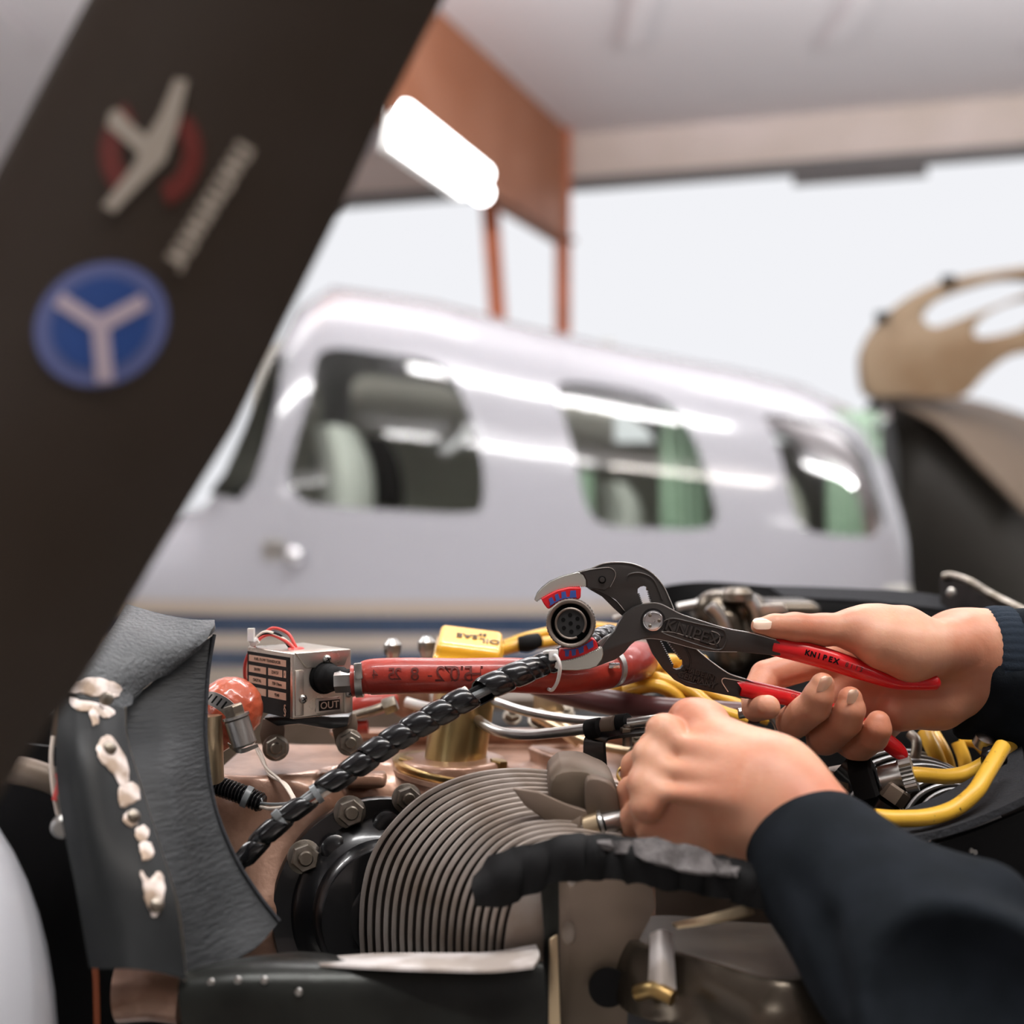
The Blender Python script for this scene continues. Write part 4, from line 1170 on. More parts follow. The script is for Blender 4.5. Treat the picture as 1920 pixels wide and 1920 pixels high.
# =================================================================== RUBBER BAFFLES AND SHEET METAL ROUND THE BAY
bs = thing('rubber_baffle_flap', 'grey textured rubber baffle strip folded upright at the left of the engine', 'baffle', at(400, 1800, .66))
uflap = sheet('upper_flap', [[(236, 1140, .74), (300, 1158, .735), (360, 1168, .73), (402, 1170, .735)],
                     [(205, 1190, .70), (270, 1215, .70), (340, 1215, .71), (398, 1188, .72)],
                     [(150, 1262, .66), (200, 1290, .67), (262, 1290, .69), (330, 1242, .71)],
                     [(122, 1300, .65), (170, 1322, .655), (222, 1332, .67), (236, 1316, .68)]], .0026, 'rubber_sheet', bs)
sheet('standing_flap', [[(398, 1192, .73), (330, 1242, .715), (280, 1284, .70), (222, 1334, .685)],
                        [(390, 1300, .715), (335, 1330, .70), (282, 1356, .685), (228, 1380, .67)],
                        [(388, 1400, .70), (350, 1430, .68), (310, 1450, .66), (252, 1462, .65)],
                        [(404, 1510, .685), (370, 1540, .665), (332, 1556, .645), (286, 1560, .635)],
                        [(440, 1605, .675), (402, 1640, .655), (362, 1660, .635), (312, 1662, .62)],
                        [(484, 1676, .67), (440, 1722, .65), (390, 1744, .63), (334, 1760, .615)],
                        [(524, 1728, .665), (478, 1778, .645), (410, 1812, .625), (344, 1836, .61)]], .0030, 'rubber_ribbed', bs)
tube('pale_edge_bead', [(402, 1190, .729), (392, 1250, .721), (387, 1320, .711), (387, 1400, .699), (403, 1510, .684), (440, 1605, .674), (484, 1676, .669), (524, 1728, .664)], .0011, 'felt', bs, 8)
gp = thing('grey_baffle_panel', 'dark grey sheet metal baffle panel with flaked bare metal patches and screws', 'panel', at(230, 1810, .62))
gpr = [[(120, 1302, .655), (150, 1312, .652), (190, 1322, .655), (226, 1334, .664)],
       [(112, 1420, .63), (150, 1420, .625), (200, 1410, .635), (232, 1400, .65)],
       [(124, 1540, .615), (170, 1550, .61), (230, 1550, .62), (284, 1560, .63)],
       [(150, 1680, .60), (205, 1690, .598), (265, 1680, .605), (326, 1700, .612)],
       [(176, 1812, .595), (230, 1816, .59), (290, 1822, .597), (344, 1836, .605)]]
pskin = sheet('panel_skin', gpr, .003, 'grey_panel', gp, sub=(6, 8))
sheet('edge_bend', [[(226, 1330, .665), (234, 1325, .672)], [(232, 1400, .65), (239, 1397, .66)], [(284, 1560, .63), (291, 1557, .64)], [(326, 1700, .612), (334, 1697, .625)], [(344, 1840, .605), (352, 1836, .62)]], .001, 'steel_dull', gp)
def patch(poly, m, name, parent, pskin=pskin):
    poly = closed_smooth(poly, 4); rnd = random.Random(int(poly[0][0]))
    poly = [(x + rnd.uniform(-1.8, 1.8), y + rnd.uniform(-1.8, 1.8)) for x, y in poly]
    tri = tessellate_polygon([[Vector((p_[0], p_[1], 0)) for p_ in poly]])
    bm = bmesh.new(); vv = [bm.verts.new((p_[0], p_[1], 0)) for p_ in poly]
    for t_ in tri:
        try: bm.faces.new([vv[i] for i in t_])
        except ValueError: pass
    for _ in range(3):
        bmesh.ops.subdivide_edges(bm, edges=[e for e in bm.edges if e.calc_length() > 7], cuts=1); bmesh.ops.triangulate(bm, faces=bm.faces)
    bm.verts.index_update()
    L0 = Vector(world_origin(pskin)); bv = BVHTree.FromPolygons([v.co + L0 for v in pskin.data.vertices], [tuple(p.vertices) for p in pskin.data.polygons])
    e_ = Vector((0, 0, CAMZ)); V = []
    for v in bm.verts:
        r_ = (at(v.co.x, v.co.y, 1) - e_).normalized(); h = bv.ray_cast(e_, r_)
        V.append(h[0] - r_ * (.0004 if v.is_boundary else .0009) if h[0] else at(v.co.x, v.co.y, .66))
    F = [[v.index for v in f.verts] for f in bm.faces]; bm.free()
    V, F = solidify(V, F, .0003)
    return mk(name, V, F, m, parent, autosmooth=60)
for poly in ([(120, 1296), (134, 1284), (170, 1272), (205, 1276), (228, 1290), (218, 1308), (186, 1306), (150, 1300)],
             [(132, 1308), (150, 1312), (190, 1320), (214, 1334), (200, 1346), (170, 1334), (140, 1330)],
             [(168, 1330), (182, 1325), (184, 1352), (174, 1360)],
             [(182, 1400), (196, 1380), (216, 1390), (238, 1430), (240, 1462), (228, 1478), (212, 1450), (188, 1424)],
             [(222, 1478), (254, 1468), (262, 1494), (250, 1506), (226, 1512)],
             [(232, 1530), (248, 1520), (258, 1540), (250, 1550), (234, 1544)],
             [(254, 1556), (270, 1548), (280, 1562), (270, 1578), (258, 1574)],
             [(262, 1582), (282, 1580), (286, 1604), (268, 1614), (264, 1600)],
             [(264, 1632), (280, 1650), (292, 1636), (306, 1644), (306, 1690), (290, 1720), (274, 1690), (268, 1660)]):
    patch(poly, 'flaked', 'flaked_patch', gp, uflap if poly[0] == (120, 1296) else pskin)
for px, py in ((200, 1310), (204, 1404), (248, 1532), (292, 1698)):
    p_, nn_ = hit(pskin, px, py, .0006); b = MB(); b.add(*g_lathe([(.0036, 0), (.0034, .0014), (.002, .0026), (.00001, .0028)], p_, nn_, 20)); b.build('screw', 'steel_dull', gp)

# clutter behind the panel at the far left: black bulkhead plate, small hose and wires
lb = thing('left_bulkhead', 'black bulkhead plate in shade at the left edge under the propeller blade', 'bulkhead', at(100, 1850, .70))
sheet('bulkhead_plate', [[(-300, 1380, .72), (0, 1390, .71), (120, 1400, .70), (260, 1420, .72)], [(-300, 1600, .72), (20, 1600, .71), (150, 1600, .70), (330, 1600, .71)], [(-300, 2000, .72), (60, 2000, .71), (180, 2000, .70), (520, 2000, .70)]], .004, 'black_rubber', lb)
lc = thing('grey_air_hose', 'grey hose stub and small fittings in the shadow beside the grey panel', 'hose', at(80, 1480, .69))
tube('hose_body', [(0, 1440, .68, 26), (60, 1450, .675, 26), (110, 1470, .675, 24), (130, 1500, .68, 22)], None, 'taupe', lc, 20)
tube('fitting', [(104, 1440, .66), (120, 1500, .655), (128, 1550, .655)], .0035, 'steel_dull', lc, 12)
tube('wire', [(100, 1380, .66), (96, 1420, .657), (100, 1480, .655), (112, 1540, .655), (124, 1570, .655)], .0012, 'white_wire', lc, 8)
tube('red_wire', [(112, 1450, .657), (114, 1470, .655), (106, 1500, .655)], .0025, 'red_wire', lc, 8)
b = MB(); b.add(*g_lathe([(.004, 0), (.006, .002), (.006, .006), (.004, .008)], at(118, 1546, .652), Vector((.3, -1, 0)), 20)); b.build('fitting_cap', 'steel', lc)

# front sill: ledge painted as a bright highlight, olive baffle sheet, lower panel with rivets
fs_ = thing('front_baffle_sheet', 'olive sheet metal baffle with a worn top edge painted as a bright highlight below the cooling fins', 'baffle', at(660, 1850, .62))
sheet('baffle_skin', [[(520, 1798, .745), (640, 1808, .745), (700, 1816, .745), (800, 1818, .74), (1010, 1818, .70)],
                      [(420, 1810, .66), (560, 1790, .66), (680, 1806, .65), (800, 1812, .64), (1012, 1812, .64)],
                      [(340, 1832, .61), (470, 1822, .61), (640, 1826, .615), (800, 1832, .62), (1020, 1830, .63)],
                      [(345, 1950, .60), (470, 1950, .60), (640, 1950, .605), (800, 1950, .61), (1020, 1950, .62)]], .0016, 'olive_metal', fs_)
sheet('worn_highlight_ledge', [[(600, 1800, .660), (700, 1793, .654), (800, 1792, .650), (920, 1790, .648), (1006, 1776, .650)],
                            [(590, 1806, .634), (700, 1802, .632), (800, 1803, .630), (920, 1804, .630), (1012, 1796, .630)],
                            [(600, 1812, .616), (700, 1818, .612), (800, 1822, .610), (920, 1824, .610), (1000, 1816, .612)]], .0015, 'bright_highlight', fs_)
for px, py in ((446, 1838), (496, 1838), (446, 1864), (496, 1864), (396, 1842), (560, 1860)):
    b = MB(); b.add(*g_lathe([(.0018, 0), (.0015, .0008), (.00001, .001)], at(px, py, .6045), Vector((0, -1, .1)), 14)); b.build('rivet', 'steel', fs_)
for px, py, rx_ in ((566, 1812, 34),):
    plate('slot_opening', ell(px, py, rx_, 6, 6, 20), .636, .001, 'black_hole', fs_)
uh = thing('copper_intake_pipe', 'copper brown pipe showing below the grey baffle panel at the bottom left', 'pipe', at(280, 1860, .66))
tube('pipe_body', [(225, 1860, .66, 56), (290, 1856, .66, 56), (345, 1862, .66, 56)], None, 'crankcase', uh, 24)
tube('orange_strip', [(176, 1790, .65), (180, 1840, .65), (182, 1930, .65)], .0018, 'steel_orange', uh, 8)
# upright brackets and the big taupe plate right of the fins
ub = thing('upright_support_plate', 'tall brown grey support plate with dark holes below the near hand', 'plate', at(1100, 1850, .64))
plate('plate_body', [(1044, 1600), (1100, 1588), (1210, 1600), (1230, 1700), (1180, 1800), (1175, 1960), (1050, 1960)], .655, .003, 'taupe', ub, bevel=.0008,
      holes=[ell(1066, 1750, 13, 22, 0, 16), ell(1072, 1650, 9, 13, 0, 12)])
plate('edge_strip', [(1012, 1640), (1042, 1600), (1048, 1640), (1050, 1960), (1016, 1960), (1020, 1760)], .648, .012, 'olive_metal', ub, bevel=.001)
plate('light_strip', [(1030, 1762), (1046, 1752), (1052, 1960), (1028, 1960)], .643, .003, 'gold_bracket', ub, bevel=.0008)
b = MB(); b.add(*g_lathe([(.010, 0), (.010, .002), (.004, .002)], at(1140, 1850, .652), Vector((0, -1, 0)), 24)); b.build('grommet', 'black_rubber', ub)
# torn black rubber seal passing in front of the fins and under the hand
rs = thing('black_rubber_seal', 'torn black rubber seal strip lying in front of the cooling fins under the near hand', 'seal', at(1150, 1620, .64))
rnd = random.Random(5); jit = lambda q, a: (q[0] + rnd.uniform(-a, a), q[1] + rnd.uniform(-a, a), q[2] + rnd.uniform(-.003, .003))
seal = [[(x, float(np.interp(x, [896, 935, 1000, 1060, 1130, 1200, 1300, 1440], [1652, 1606, 1592, 1574, 1574, 1584, 1606, 1640])), .655 - (x - 900) * .00006) for x in range(896, 1441, 17)],
        [(x, float(np.interp(x, [896, 935, 1000, 1060, 1130, 1200, 1300, 1440], [1672, 1652, 1624, 1602, 1600, 1606, 1626, 1660])), .645 - (x - 900) * .00006) for x in range(896, 1441, 17)],
        [(x, float(np.interp(x, [896, 935, 1000, 1060, 1130, 1200, 1300, 1440], [1694, 1700, 1672, 1646, 1642, 1652, 1670, 1702])), .646 - (x - 900) * .00006) for x in range(896, 1441, 17)]]
sheet('seal_strip', [[jit(q, 3.5) for q in r_] for r_ in seal], .004, 'black_rubber', rs, sub=(2, 4))
pale = [[jit(q, 3) for q in catmull(r_, 4)] for r_ in ([(1110, 1586, .636), (1180, 1578, .632), (1230, 1576, .628), (1290, 1590, .624), (1350, 1612, .620), (1388, 1634, .616)],
                       [(1124, 1594, .632), (1184, 1606, .626), (1232, 1622, .620), (1290, 1636, .616), (1350, 1646, .614), (1376, 1642, .612)])]
sheet('pale_worn_edge', pale, .003, 'frayed', rs, sub=(2, 4))
# glossy dark rounded duct lower middle-right
dd = thing('glossy_intake_duct', 'dark glossy rounded metal duct at the bottom between the support plate and the sleeve', 'duct', at(1320, 1850, .60))
def f_duct(Pn):
    d = sd_cone(Pn, arr(1270, 1800, .67), arr(1480, 1900, .62), .030, .034)
    d = smin(d, sd_ell(Pn, arr(1420, 1830, .66), (.045, .03, .034)), .02)
    return smin(d, sd_cone(Pn, arr(1230, 1800, .67), arr(1240, 1960, .64), .020, .022), .02)
sdf_obj('duct_body', f_duct, arr(1120, 2000, .58), arr(1640, 1660, .74), .0018, 'dark_chrome', dd)
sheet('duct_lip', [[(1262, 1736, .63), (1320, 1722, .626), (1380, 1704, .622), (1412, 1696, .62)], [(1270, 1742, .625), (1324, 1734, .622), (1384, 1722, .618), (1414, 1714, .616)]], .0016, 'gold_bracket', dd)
sheet('duct_highlight', [[(1222, 1752, .636), (1240, 1744, .630), (1258, 1750, .636)], [(1220, 1810, .628), (1240, 1806, .620), (1262, 1810, .628)], [(1216, 1870, .622), (1240, 1868, .614), (1266, 1872, .622)]], .001, 'bright_highlight', dd)  # added pale strip painting the duct's vertical highlight
tube('highlight_tail', [(1196, 1862, .625), (1226, 1856, .618), (1262, 1872, .612)], .0040, 'cadmium', dd, 12)  # added orange lower end of the painted duct highlight

# lower cowl that closes the bay from below and behind
lcw = thing('lower_cowl', 'dark lower engine cowl enclosing the bottom of the engine bay', 'cowl', Vector((.02, .86, .6)))
rows = []
for y, hw, zt, zb in ((.60, .42, -.27, -.46), (.72, .46, -.26, -.50), (.90, .47, -.225, -.50), (1.08, .46, -.20, -.48), (1.22, .43, -.185, -.42)):
    rows.append([(-hw, y, zt), (-hw * .98, y, (zt + zb) / 2), (-hw * .7, y, zb), (0, y, zb - .02), (hw * .7, y, zb), (hw * .98, y, (zt + zb) / 2), (hw, y, zt)])
R1 = [catmull(r_, 5) for r_ in rows]; G = [[Vector((p_[0], p_[1], CAMZ + p_[2])) for p_ in r_] for r_ in R1]
v_, f_ = g_grid(G); v_, f_ = solidify(v_, f_, -.003); mk('cowl_shell', v_, f_, 'black_paint', lcw)
v_, f_ = g_grid([[Vector((x, 1.2, CAMZ + z)) for x in np.linspace(-.43, .43, 8)] for z in (-.175, -.42)]); v_, f_ = solidify(v_, f_, .004); mk('firewall', v_, f_, 'taupe', lcw)
vs, fs = g_tube([Vector((0, .95, .95)), Vector((0, .95, .18))], .04, 12); mk('nose_gear_leg', vs, fs, 'steel', lcw)
b = MB(); b.add(*g_lathe([(.08, -.06), (.15, -.05), (.17, 0), (.15, .05), (.08, .06)], (0, .95, .17), Vector((1, 0, 0)), 28)); b.build('nose_wheel', 'tyre', lcw)
# support frames inside the bay
b = MB().add(*g_box(Vector((.03, .95, CAMZ - .44)), .08, .10, .5)); b.build('engine_mount', 'black_paint', lcw, bevel=.01)

# dark lumpy accessories deep in the bay, behind the yellow leads
ac = thing('accessory_drive', 'dark oily accessories and blocks behind the yellow ignition leads', 'engine accessory', at(1300, 1330, .98))
def f_acc(Pn):
    d = sd_rbox(Pn, arr(1120, 1420, 1.07), (.10, .045, .035), .012)
    d = smin(d, sd_rbox(Pn, arr(1400, 1430, 1.08), (.10, .05, .055), .02), .01)
    d = smin(d, sd_ell(Pn, arr(1500, 1310, 1.09), (.07, .045, .05)), .02)
    d = smin(d, sd_rbox(Pn, arr(1690, 1410, 1.08), (.09, .045, .04), .02), .02)
    return smin(d, sd_cone(Pn, arr(1300, 1290, 1.08), arr(1440, 1250, 1.1), .03, .03), .01)
sdf_obj('accessory_casting', f_acc, arr(880, 1560, .93), arr(1960, 1130, 1.2), .0045, 'black_rubber', ac, relax=3)
for px, py, d, r_ in ((1010, 1352, .93, .007), (1060, 1340, .95, .006), (960, 1345, .94, .006), (1190, 1392, .92, .006)):
    nut_on_stud(ac, at(px, py, d), Vector((.1, -.6, .7)), r_, 'steel_dull')
tube('brass_elbow', [(1030, 1360, .92, 16), (1046, 1350, .92, 16), (1060, 1368, .915, 15), (1090, 1392, .91, 14)], None, 'gold_bracket', ac, 14)
plate('lug_bracket', [(1000, 1300), (1040, 1296), (1060, 1330), (1040, 1350), (1000, 1344)], .93, .004, 'gold_bracket', ac, bevel=.001)
tube('tan_rod', [(1000, 1342, .91), (1100, 1392, .90), (1180, 1410, .89)], .003, 'gold_bracket', ac, 10)
# small fittings behind the red hose, left of the filler tube
lf = thing('linkage_fittings', 'steel linkage rods and knuckles lying behind the red hose and the filler tube', 'linkage', at(730, 1340, .92))
tube('red_sleeve_piece', [(650, 1332, .90, 20), (690, 1322, .90, 22), (740, 1312, .91, 18)], None, 'red_sleeve', lf, 16)
tube('link_rod', [(652, 1345, .87), (700, 1332, .87), (736, 1318, .875)], .0032, 'steel_dull', lf, 12)
b = MB().add(*hexa(at(720, 1326, .872), Vector((1, 0, .35)), .006, .009)); b.build('rod_nut', 'steel_dull', lf, autosmooth=25)
tube('white_hose', [(762, 1316, .91), (790, 1324, .905), (830, 1332, .90)], .0036, 'nylon', lf, 12)
tube('orange_sleeve_piece', [(640, 1366, .90, 13), (690, 1362, .90, 13)], None, 'red_sleeve', lf, 14)
plate('tan_block', [(738, 1280), (800, 1278), (808, 1330), (760, 1350), (736, 1340)], .93, .02, 'crankcase', lf, bevel=.003)
for px, py in ((736, 1227), (800, 1222)):
    b = MB(); b.add(*g_lathe([(.004, 0), (.005, .004), (.0065, .006), (.0065, .012), (.003, .016)], at(px, py + 12, .93), UP, 16)); b.build('dome_nut', 'steel', lf)

# ---------------------------------------------------------------- bright steel fuel lines, clamps and black bracket
fl1 = thing('upper_fuel_line', 'thin bright steel line curving behind the filler tube towards the near hand, upper one', 'pipe', at(1000, 1335, .85))
tube('line', [(905, 1306, .86), (935, 1318, .855), (985, 1334, .85), (1050, 1346, .845), (1110, 1352, .84), (1180, 1352, .835), (1300, 1346, .83)], .0031, 'steel', fl1, 14)
tube('line', [(1385, 1338, .80), (1424, 1334, .80), (1448, 1342, .80), (1462, 1366, .80), (1458, 1400, .80), (1450, 1430, .81)], .0034, 'steel', fl1, 14)
fl2 = thing('lower_fuel_line', 'thin bright steel line dipping along the crankcase into a black clamp, lower one', 'pipe', at(1000, 1375, .80))
tube('line', [(885, 1340, .86), (910, 1360, .835), (940, 1373, .82), (985, 1378, .81), (1040, 1374, .80), (1105, 1366, .79)], .0034, 'steel', fl2, 14)
tube('line', [(1178, 1357, .775), (1230, 1350, .77), (1290, 1344, .77)], .0034, 'steel', fl2, 14)
for a_, b__, r_, m_ in (((1103, 1368), (1126, 1364), .0062, 'black_rubber'), ((1126, 1364), (1154, 1359), .0058, 'taupe'), ((1154, 1359), (1178, 1356), .0062, 'black_rubber')):
    vs, fs = g_tube([at(a_[0], a_[1], .785), at(b__[0], b__[1], .78)], r_, 18); mk('clamp_sleeve', vs, fs, m_, fl2, autosmooth=40)
bk = thing('black_bracket', 'black angled bracket strap holding the lower fuel line clamp', 'bracket', at(1120, 1470, .79))
sheet('bracket_strap', [[(1099, 1470, .79), (1098, 1400, .79), (1104, 1382, .79), (1130, 1376, .78), (1210, 1370, .77)], [(1141, 1470, .775), (1136, 1402, .775), (1138, 1392, .775), (1150, 1386, .77), (1216, 1379, .76)]], .002, 'black_paint', bk)
b = MB(); b.add(*g_lathe([(.003, 0), (.003, .012)], at(1176, 1398, .775), UP, 14)); b.build('bracket_bolt', 'steel_dull', bk)
nut_on_stud(bk, at(1176, 1378, .772), UP, .0045, 'steel_dull')

# maroon hose and yellow ignition leads
mh = thing('maroon_hose', 'dark maroon hose passing under the red hose towards the near hand', 'hose', at(1130, 1320, .86))
tube('hose_body', [(1000, 1288, .88, 15), (1060, 1300, .87, 22), (1130, 1314, .86, 24), (1200, 1326, .855, 24), (1260, 1330, .85, 22), (1420, 1338, .86, 20)], None, 'maroon_hose', mh, 20)
leads = [
 ([(930, 1222, .93), (970, 1212, .93), (1010, 1206, .94), (1060, 1198, .96), (1130, 1186, .97)], .0042, 'leftmost, rising behind the connector'),
 ([(945, 1210, .95), (1000, 1192, .955), (1090, 1176, .97), (1160, 1180, .98)], .004, 'highest, behind the connector'),
 ([(1130, 1300, .89), (1190, 1284, .885), (1230, 1262, .89), (1262, 1250, .91), (1320, 1240, .93)], .0046, 'rising to the right beside the red hose end'),
 ([(1150, 1292, .875), (1215, 1272, .87), (1250, 1278, .865), (1300, 1300, .86), (1340, 1330, .85), (1400, 1350, .85)], .0046, 'arching over the maroon hose'),
 ([(1170, 1298, .865), (1225, 1286, .86), (1262, 1300, .86), (1280, 1322, .86), (1300, 1360, .86)], .0046, 'lowest, turning down behind the near hand'),
 ([(1200, 1246, .90), (1250, 1268, .89), (1300, 1288, .88), (1360, 1312, .87), (1430, 1340, .87)], .0042, 'running straight down under the lower handle'),
 ([(1210, 1260, .91), (1280, 1262, .90), (1330, 1290, .885), (1375, 1322, .88), (1440, 1350, .88)], .004, 'thin one under the lower handle'),
 ([(1190, 1270, .88), (1235, 1246, .885), (1262, 1238, .90), (1300, 1256, .91), (1380, 1300, .91)], .0044, 'looping over the others by the red hose end')]
for p_, r_, lab in leads:
    t_ = thing('ignition_lead', 'yellow ignition lead, ' + lab, 'cable', at(*p_[len(p_) // 2]), 'yellow ignition leads behind the pliers')
    tube('lead_jacket', p_, r_, 'yellow_lead', t_, 14)
t_ = thing('black_lead_boot', 'black sleeved joint on the yellow leads left of the connector', 'sleeve', at(985, 1212, .935))
tube('boot_body', [(972, 1208, .925, 14), (990, 1206, .925, 17), (1010, 1200, .93, 14)], None, 'black_rubber', t_, 14)

# chrome and dark fittings behind the pliers
cf = thing('throttle_fittings', 'shiny dark throttle body fittings behind the upper handle of the pliers', 'engine accessory', at(1380, 1180, 1.05))
def f_thr(Pn):
    d = sd_cone(Pn, arr(1345, 1150, 1.05), arr(1400, 1200, 1.05), .020, .022)
    d = smin(d, sd_ell(Pn, arr(1390, 1140, 1.05), (.022, .02, .014)), .004)
    d = smin(d, sd_cone(Pn, arr(1300, 1140, 1.06), arr(1360, 1122, 1.06), .006, .009), .004)
    d = smin(d, sd_cone(Pn, arr(1360, 1165, 1.03), arr(1372, 1230, 1.03), .012, .014), .003)
    return smin(d, sd_rbox(Pn, arr(1440, 1190, 1.08), (.04, .03, .03), .01), .006)
sdf_obj('throttle_casting', f_thr, arr(1270, 1290, .98), arr(1540, 1080, 1.16), .0016, 'dark_chrome', cf)
plate('bright_tab', [(1425, 1134), (1470, 1132), (1478, 1150), (1430, 1156)], 1.02, .004, 'box_metal', cf, bevel=.001)
tube('rod', [(1270, 1140, 1.05), (1310, 1132, 1.05), (1352, 1120, 1.05)], .004, 'steel', cf, 12)
tube('rod', [(1330, 1136, 1.02), (1352, 1160, 1.02), (1366, 1196, 1.02)], .005, 'steel', cf, 12)
tube('rod', [(1402, 1122, 1.03), (1418, 1150, 1.03), (1420, 1190, 1.03)], .006, 'steel', cf, 12)
b = MB(); b.add(*g_lathe([(.006, 0), (.012, .002), (.012, .008), (.008, .012)], at(1384, 1130, 1.03), UP, 24)); b.build('knurled_cap', 'steel_dull', cf)
tube('wire', [(1150, 1160, 1.0), (1190, 1150, 1.0), (1240, 1152, 1.02)], .002, 'steel', cf, 8)
# black rubber baffle across the back, and cowl edge at the right
bb = thing('rear_rubber_baffle', 'wavy black rubber baffle standing across the back of the engine bay', 'baffle', at(1500, 1140, 1.15))
sheet('baffle_strip', [[(1236, 1106, 1.2), (1262, 1096, 1.19), (1330, 1094, 1.18), (1420, 1100, 1.17), (1520, 1108, 1.16), (1620, 1112, 1.15), (1720, 1118, 1.14), (1800, 1124, 1.12)],
                       [(1236, 1156, 1.2), (1262, 1146, 1.19), (1330, 1150, 1.17), (1420, 1160, 1.16), (1520, 1165, 1.15), (1620, 1170, 1.14), (1720, 1170, 1.13), (1800, 1180, 1.11)],
                       [(1236, 1290, 1.2), (1262, 1290, 1.19), (1330, 1290, 1.17), (1420, 1290, 1.16), (1520, 1290, 1.15), (1620, 1290, 1.14), (1720, 1290, 1.13), (1800, 1290, 1.11)]], .004, 'black_rubber', bb)
sheet('grey_top_fold', [[(1440, 1104, 1.15), (1520, 1106, 1.14), (1620, 1110, 1.12), (1700, 1114, 1.11), (1780, 1124, 1.10)], [(1470, 1124, 1.12), (1540, 1128, 1.11), (1620, 1132, 1.10), (1700, 1140, 1.09), (1790, 1150, 1.08)]], .003, 'felt', bb)
ce = thing('cowl_frame', 'black cowl frame edge with a bright rim at the right edge behind the wrist', 'cowl frame', at(1850, 1150, 1.0))
sheet('frame_panel', [[(1768, 1084, 1.10), (1800, 1086, 1.08), (1850, 1108, 1.05), (1950, 1150, 1.0)], [(1770, 1150, 1.09), (1810, 1160, 1.07), (1860, 1190, 1.04), (1950, 1230, 1.0)], [(1770, 1300, 1.09), (1810, 1300, 1.07), (1860, 1330, 1.04), (1950, 1370, 1.0)]], .004, 'black_paint', ce)
tube('bright_rim', [(1768, 1082, 1.09), (1785, 1080, 1.085), (1820, 1092, 1.06), (1860, 1116, 1.04), (1950, 1160, .99)], .0035, 'steel_dull', ce, 12)
b = MB(); b.add(*g_lathe([(.0035, 0), (.004, .003), (.002, .004)], at(1782, 1112, 1.06), Vector((0, -1, .2)), 18)); b.build('stud_head', 'steel', ce)

# ---------------------------------------------------------------- right hand side: fitting, yellow cables, felt seal
hf = thing('black_hose_fitting', 'black hexagonal hose nut with a silver knurled collar feeding the worn yellow lead', 'fitting', at(1640, 1470, .77))
hax = (at(1700, 1450, .765) - at(1600, 1474, .775)).normalized()
b = MB().add(*hexa(at(1603, 1476, .775), hax, .0165, .014, .35)); b.build('hex_nut', 'black_rubber', hf, autosmooth=25)
vs, fs = g_tube([at(1582, 1430, .79), at(1618, 1462, .785)], .012, 20); mk('elbow_body', vs, fs, 'black_paint', hf)
b = MB().add(*hexa(at(1586, 1440, .79), Vector((.1, 0, -1)), .012, .012, .2)); b.build('top_nut', 'taupe', hf, autosmooth=25)
c_ = at(1652, 1464, .768)
b = MB(); b.add(*g_lathe([(.0085, 0), (.0085, .012), (.0095, .012), (.0095, .013)], c_, hax, 32)); b.build('collar', 'steel', hf)
kn = MB(); x_, y_, z_ = frame(hax)
rr_ = []
for i in range(56):
    a = 2 * math.pi * i / 56; rr_.append(.0108 if i % 2 else .0098)
vs = []; fs = []
for h_ in (.013, .020):
    for i in range(56):
        a = 2 * math.pi * i / 56; vs.append(c_ + hax * h_ + (x_ * math.cos(a) + y_ * math.sin(a)) * rr_[i])
for i in range(56): j = (i + 1) % 56; fs.append((i, j, 56 + j, 56 + i))
fs += [tuple(range(56)), tuple(range(56, 112))]
mk('knurled_ring', vs, fs, 'steel', hf, smooth=False)
b = MB().add(*hexa(at(1668, 1502, .76), Vector((.55, 0, .8)), .0085, .010, .1)); b.build('lock_nut', 'taupe', hf, autosmooth=25)
vs, fs = g_tube([at(1668, 1504, .762), at(1640, 1550, .765)], .010, 18); mk('lower_stub', vs, fs, 'black_paint', hf)
rl = [
 ([(1684, 1452, .763), (1720, 1452, .765), (1770, 1456, .77), (1810, 1450, .775), (1850, 1430, .78), (1900, 1390, .79)], .0047, 'yellow_worn', 'worn yellow ignition lead running right from the knurled silver collar'),
 ([(1640, 1532, .70), (1680, 1535, .70), (1740, 1532, .70), (1790, 1516, .705), (1828, 1485, .71), (1850, 1450, .72), (1880, 1400, .74)], .0047, 'yellow_worn', 'thick near yellow lead sweeping along the felt edge at the lower right'),
 ([(1734, 1372, .85), (1752, 1410, .84), (1766, 1450, .835), (1774, 1494, .83)], .0052, 'yellow_lead', 'thick yellow lead dropping from behind the wrist'),
 ([(1752, 1376, .855), (1772, 1412, .845), (1784, 1450, .84), (1795, 1480, .835)], .0040, 'yellow_lead', 'yellow lead dropping just right of the thick one'),
 ([(1796, 1392, .86), (1808, 1424, .855), (1814, 1460, .85), (1818, 1476, .845)], .0044, 'yellow_lead', 'short yellow lead hanging nearer the cowl frame'),
 ([(1800, 1388, .87), (1830, 1392, .865), (1850, 1410, .86), (1875, 1440, .86)], .0042, 'yellow_lead', 'yellow lead curling right below the dark cuff')]
for p_, r_, m_, lab in rl:
    t_ = thing('ignition_lead', lab, 'cable', at(*p_[len(p_) // 2]), 'yellow leads over the right cylinder'); tube('lead_jacket', p_, r_, m_, t_, 16)
t_ = thing('steel_drain_line', 'thin bent steel line dropping past the red handle tip', 'pipe', at(1712, 1410, .83))
tube('line', [(1706, 1376, .84), (1718, 1390, .835), (1716, 1418, .83), (1706, 1445, .83), (1690, 1500, .82)], .0034, 'steel_dull', t_, 14)
t_ = thing('black_tape_band', 'black tape band binding the yellow leads near the right edge', 'tape', at(1852, 1420, .775))
tube('tape_wrap', [(1842, 1416, .772, 16), (1856, 1418, .77, 20), (1880, 1412, .77, 20)], None, 'black_plastic', t_, 14)
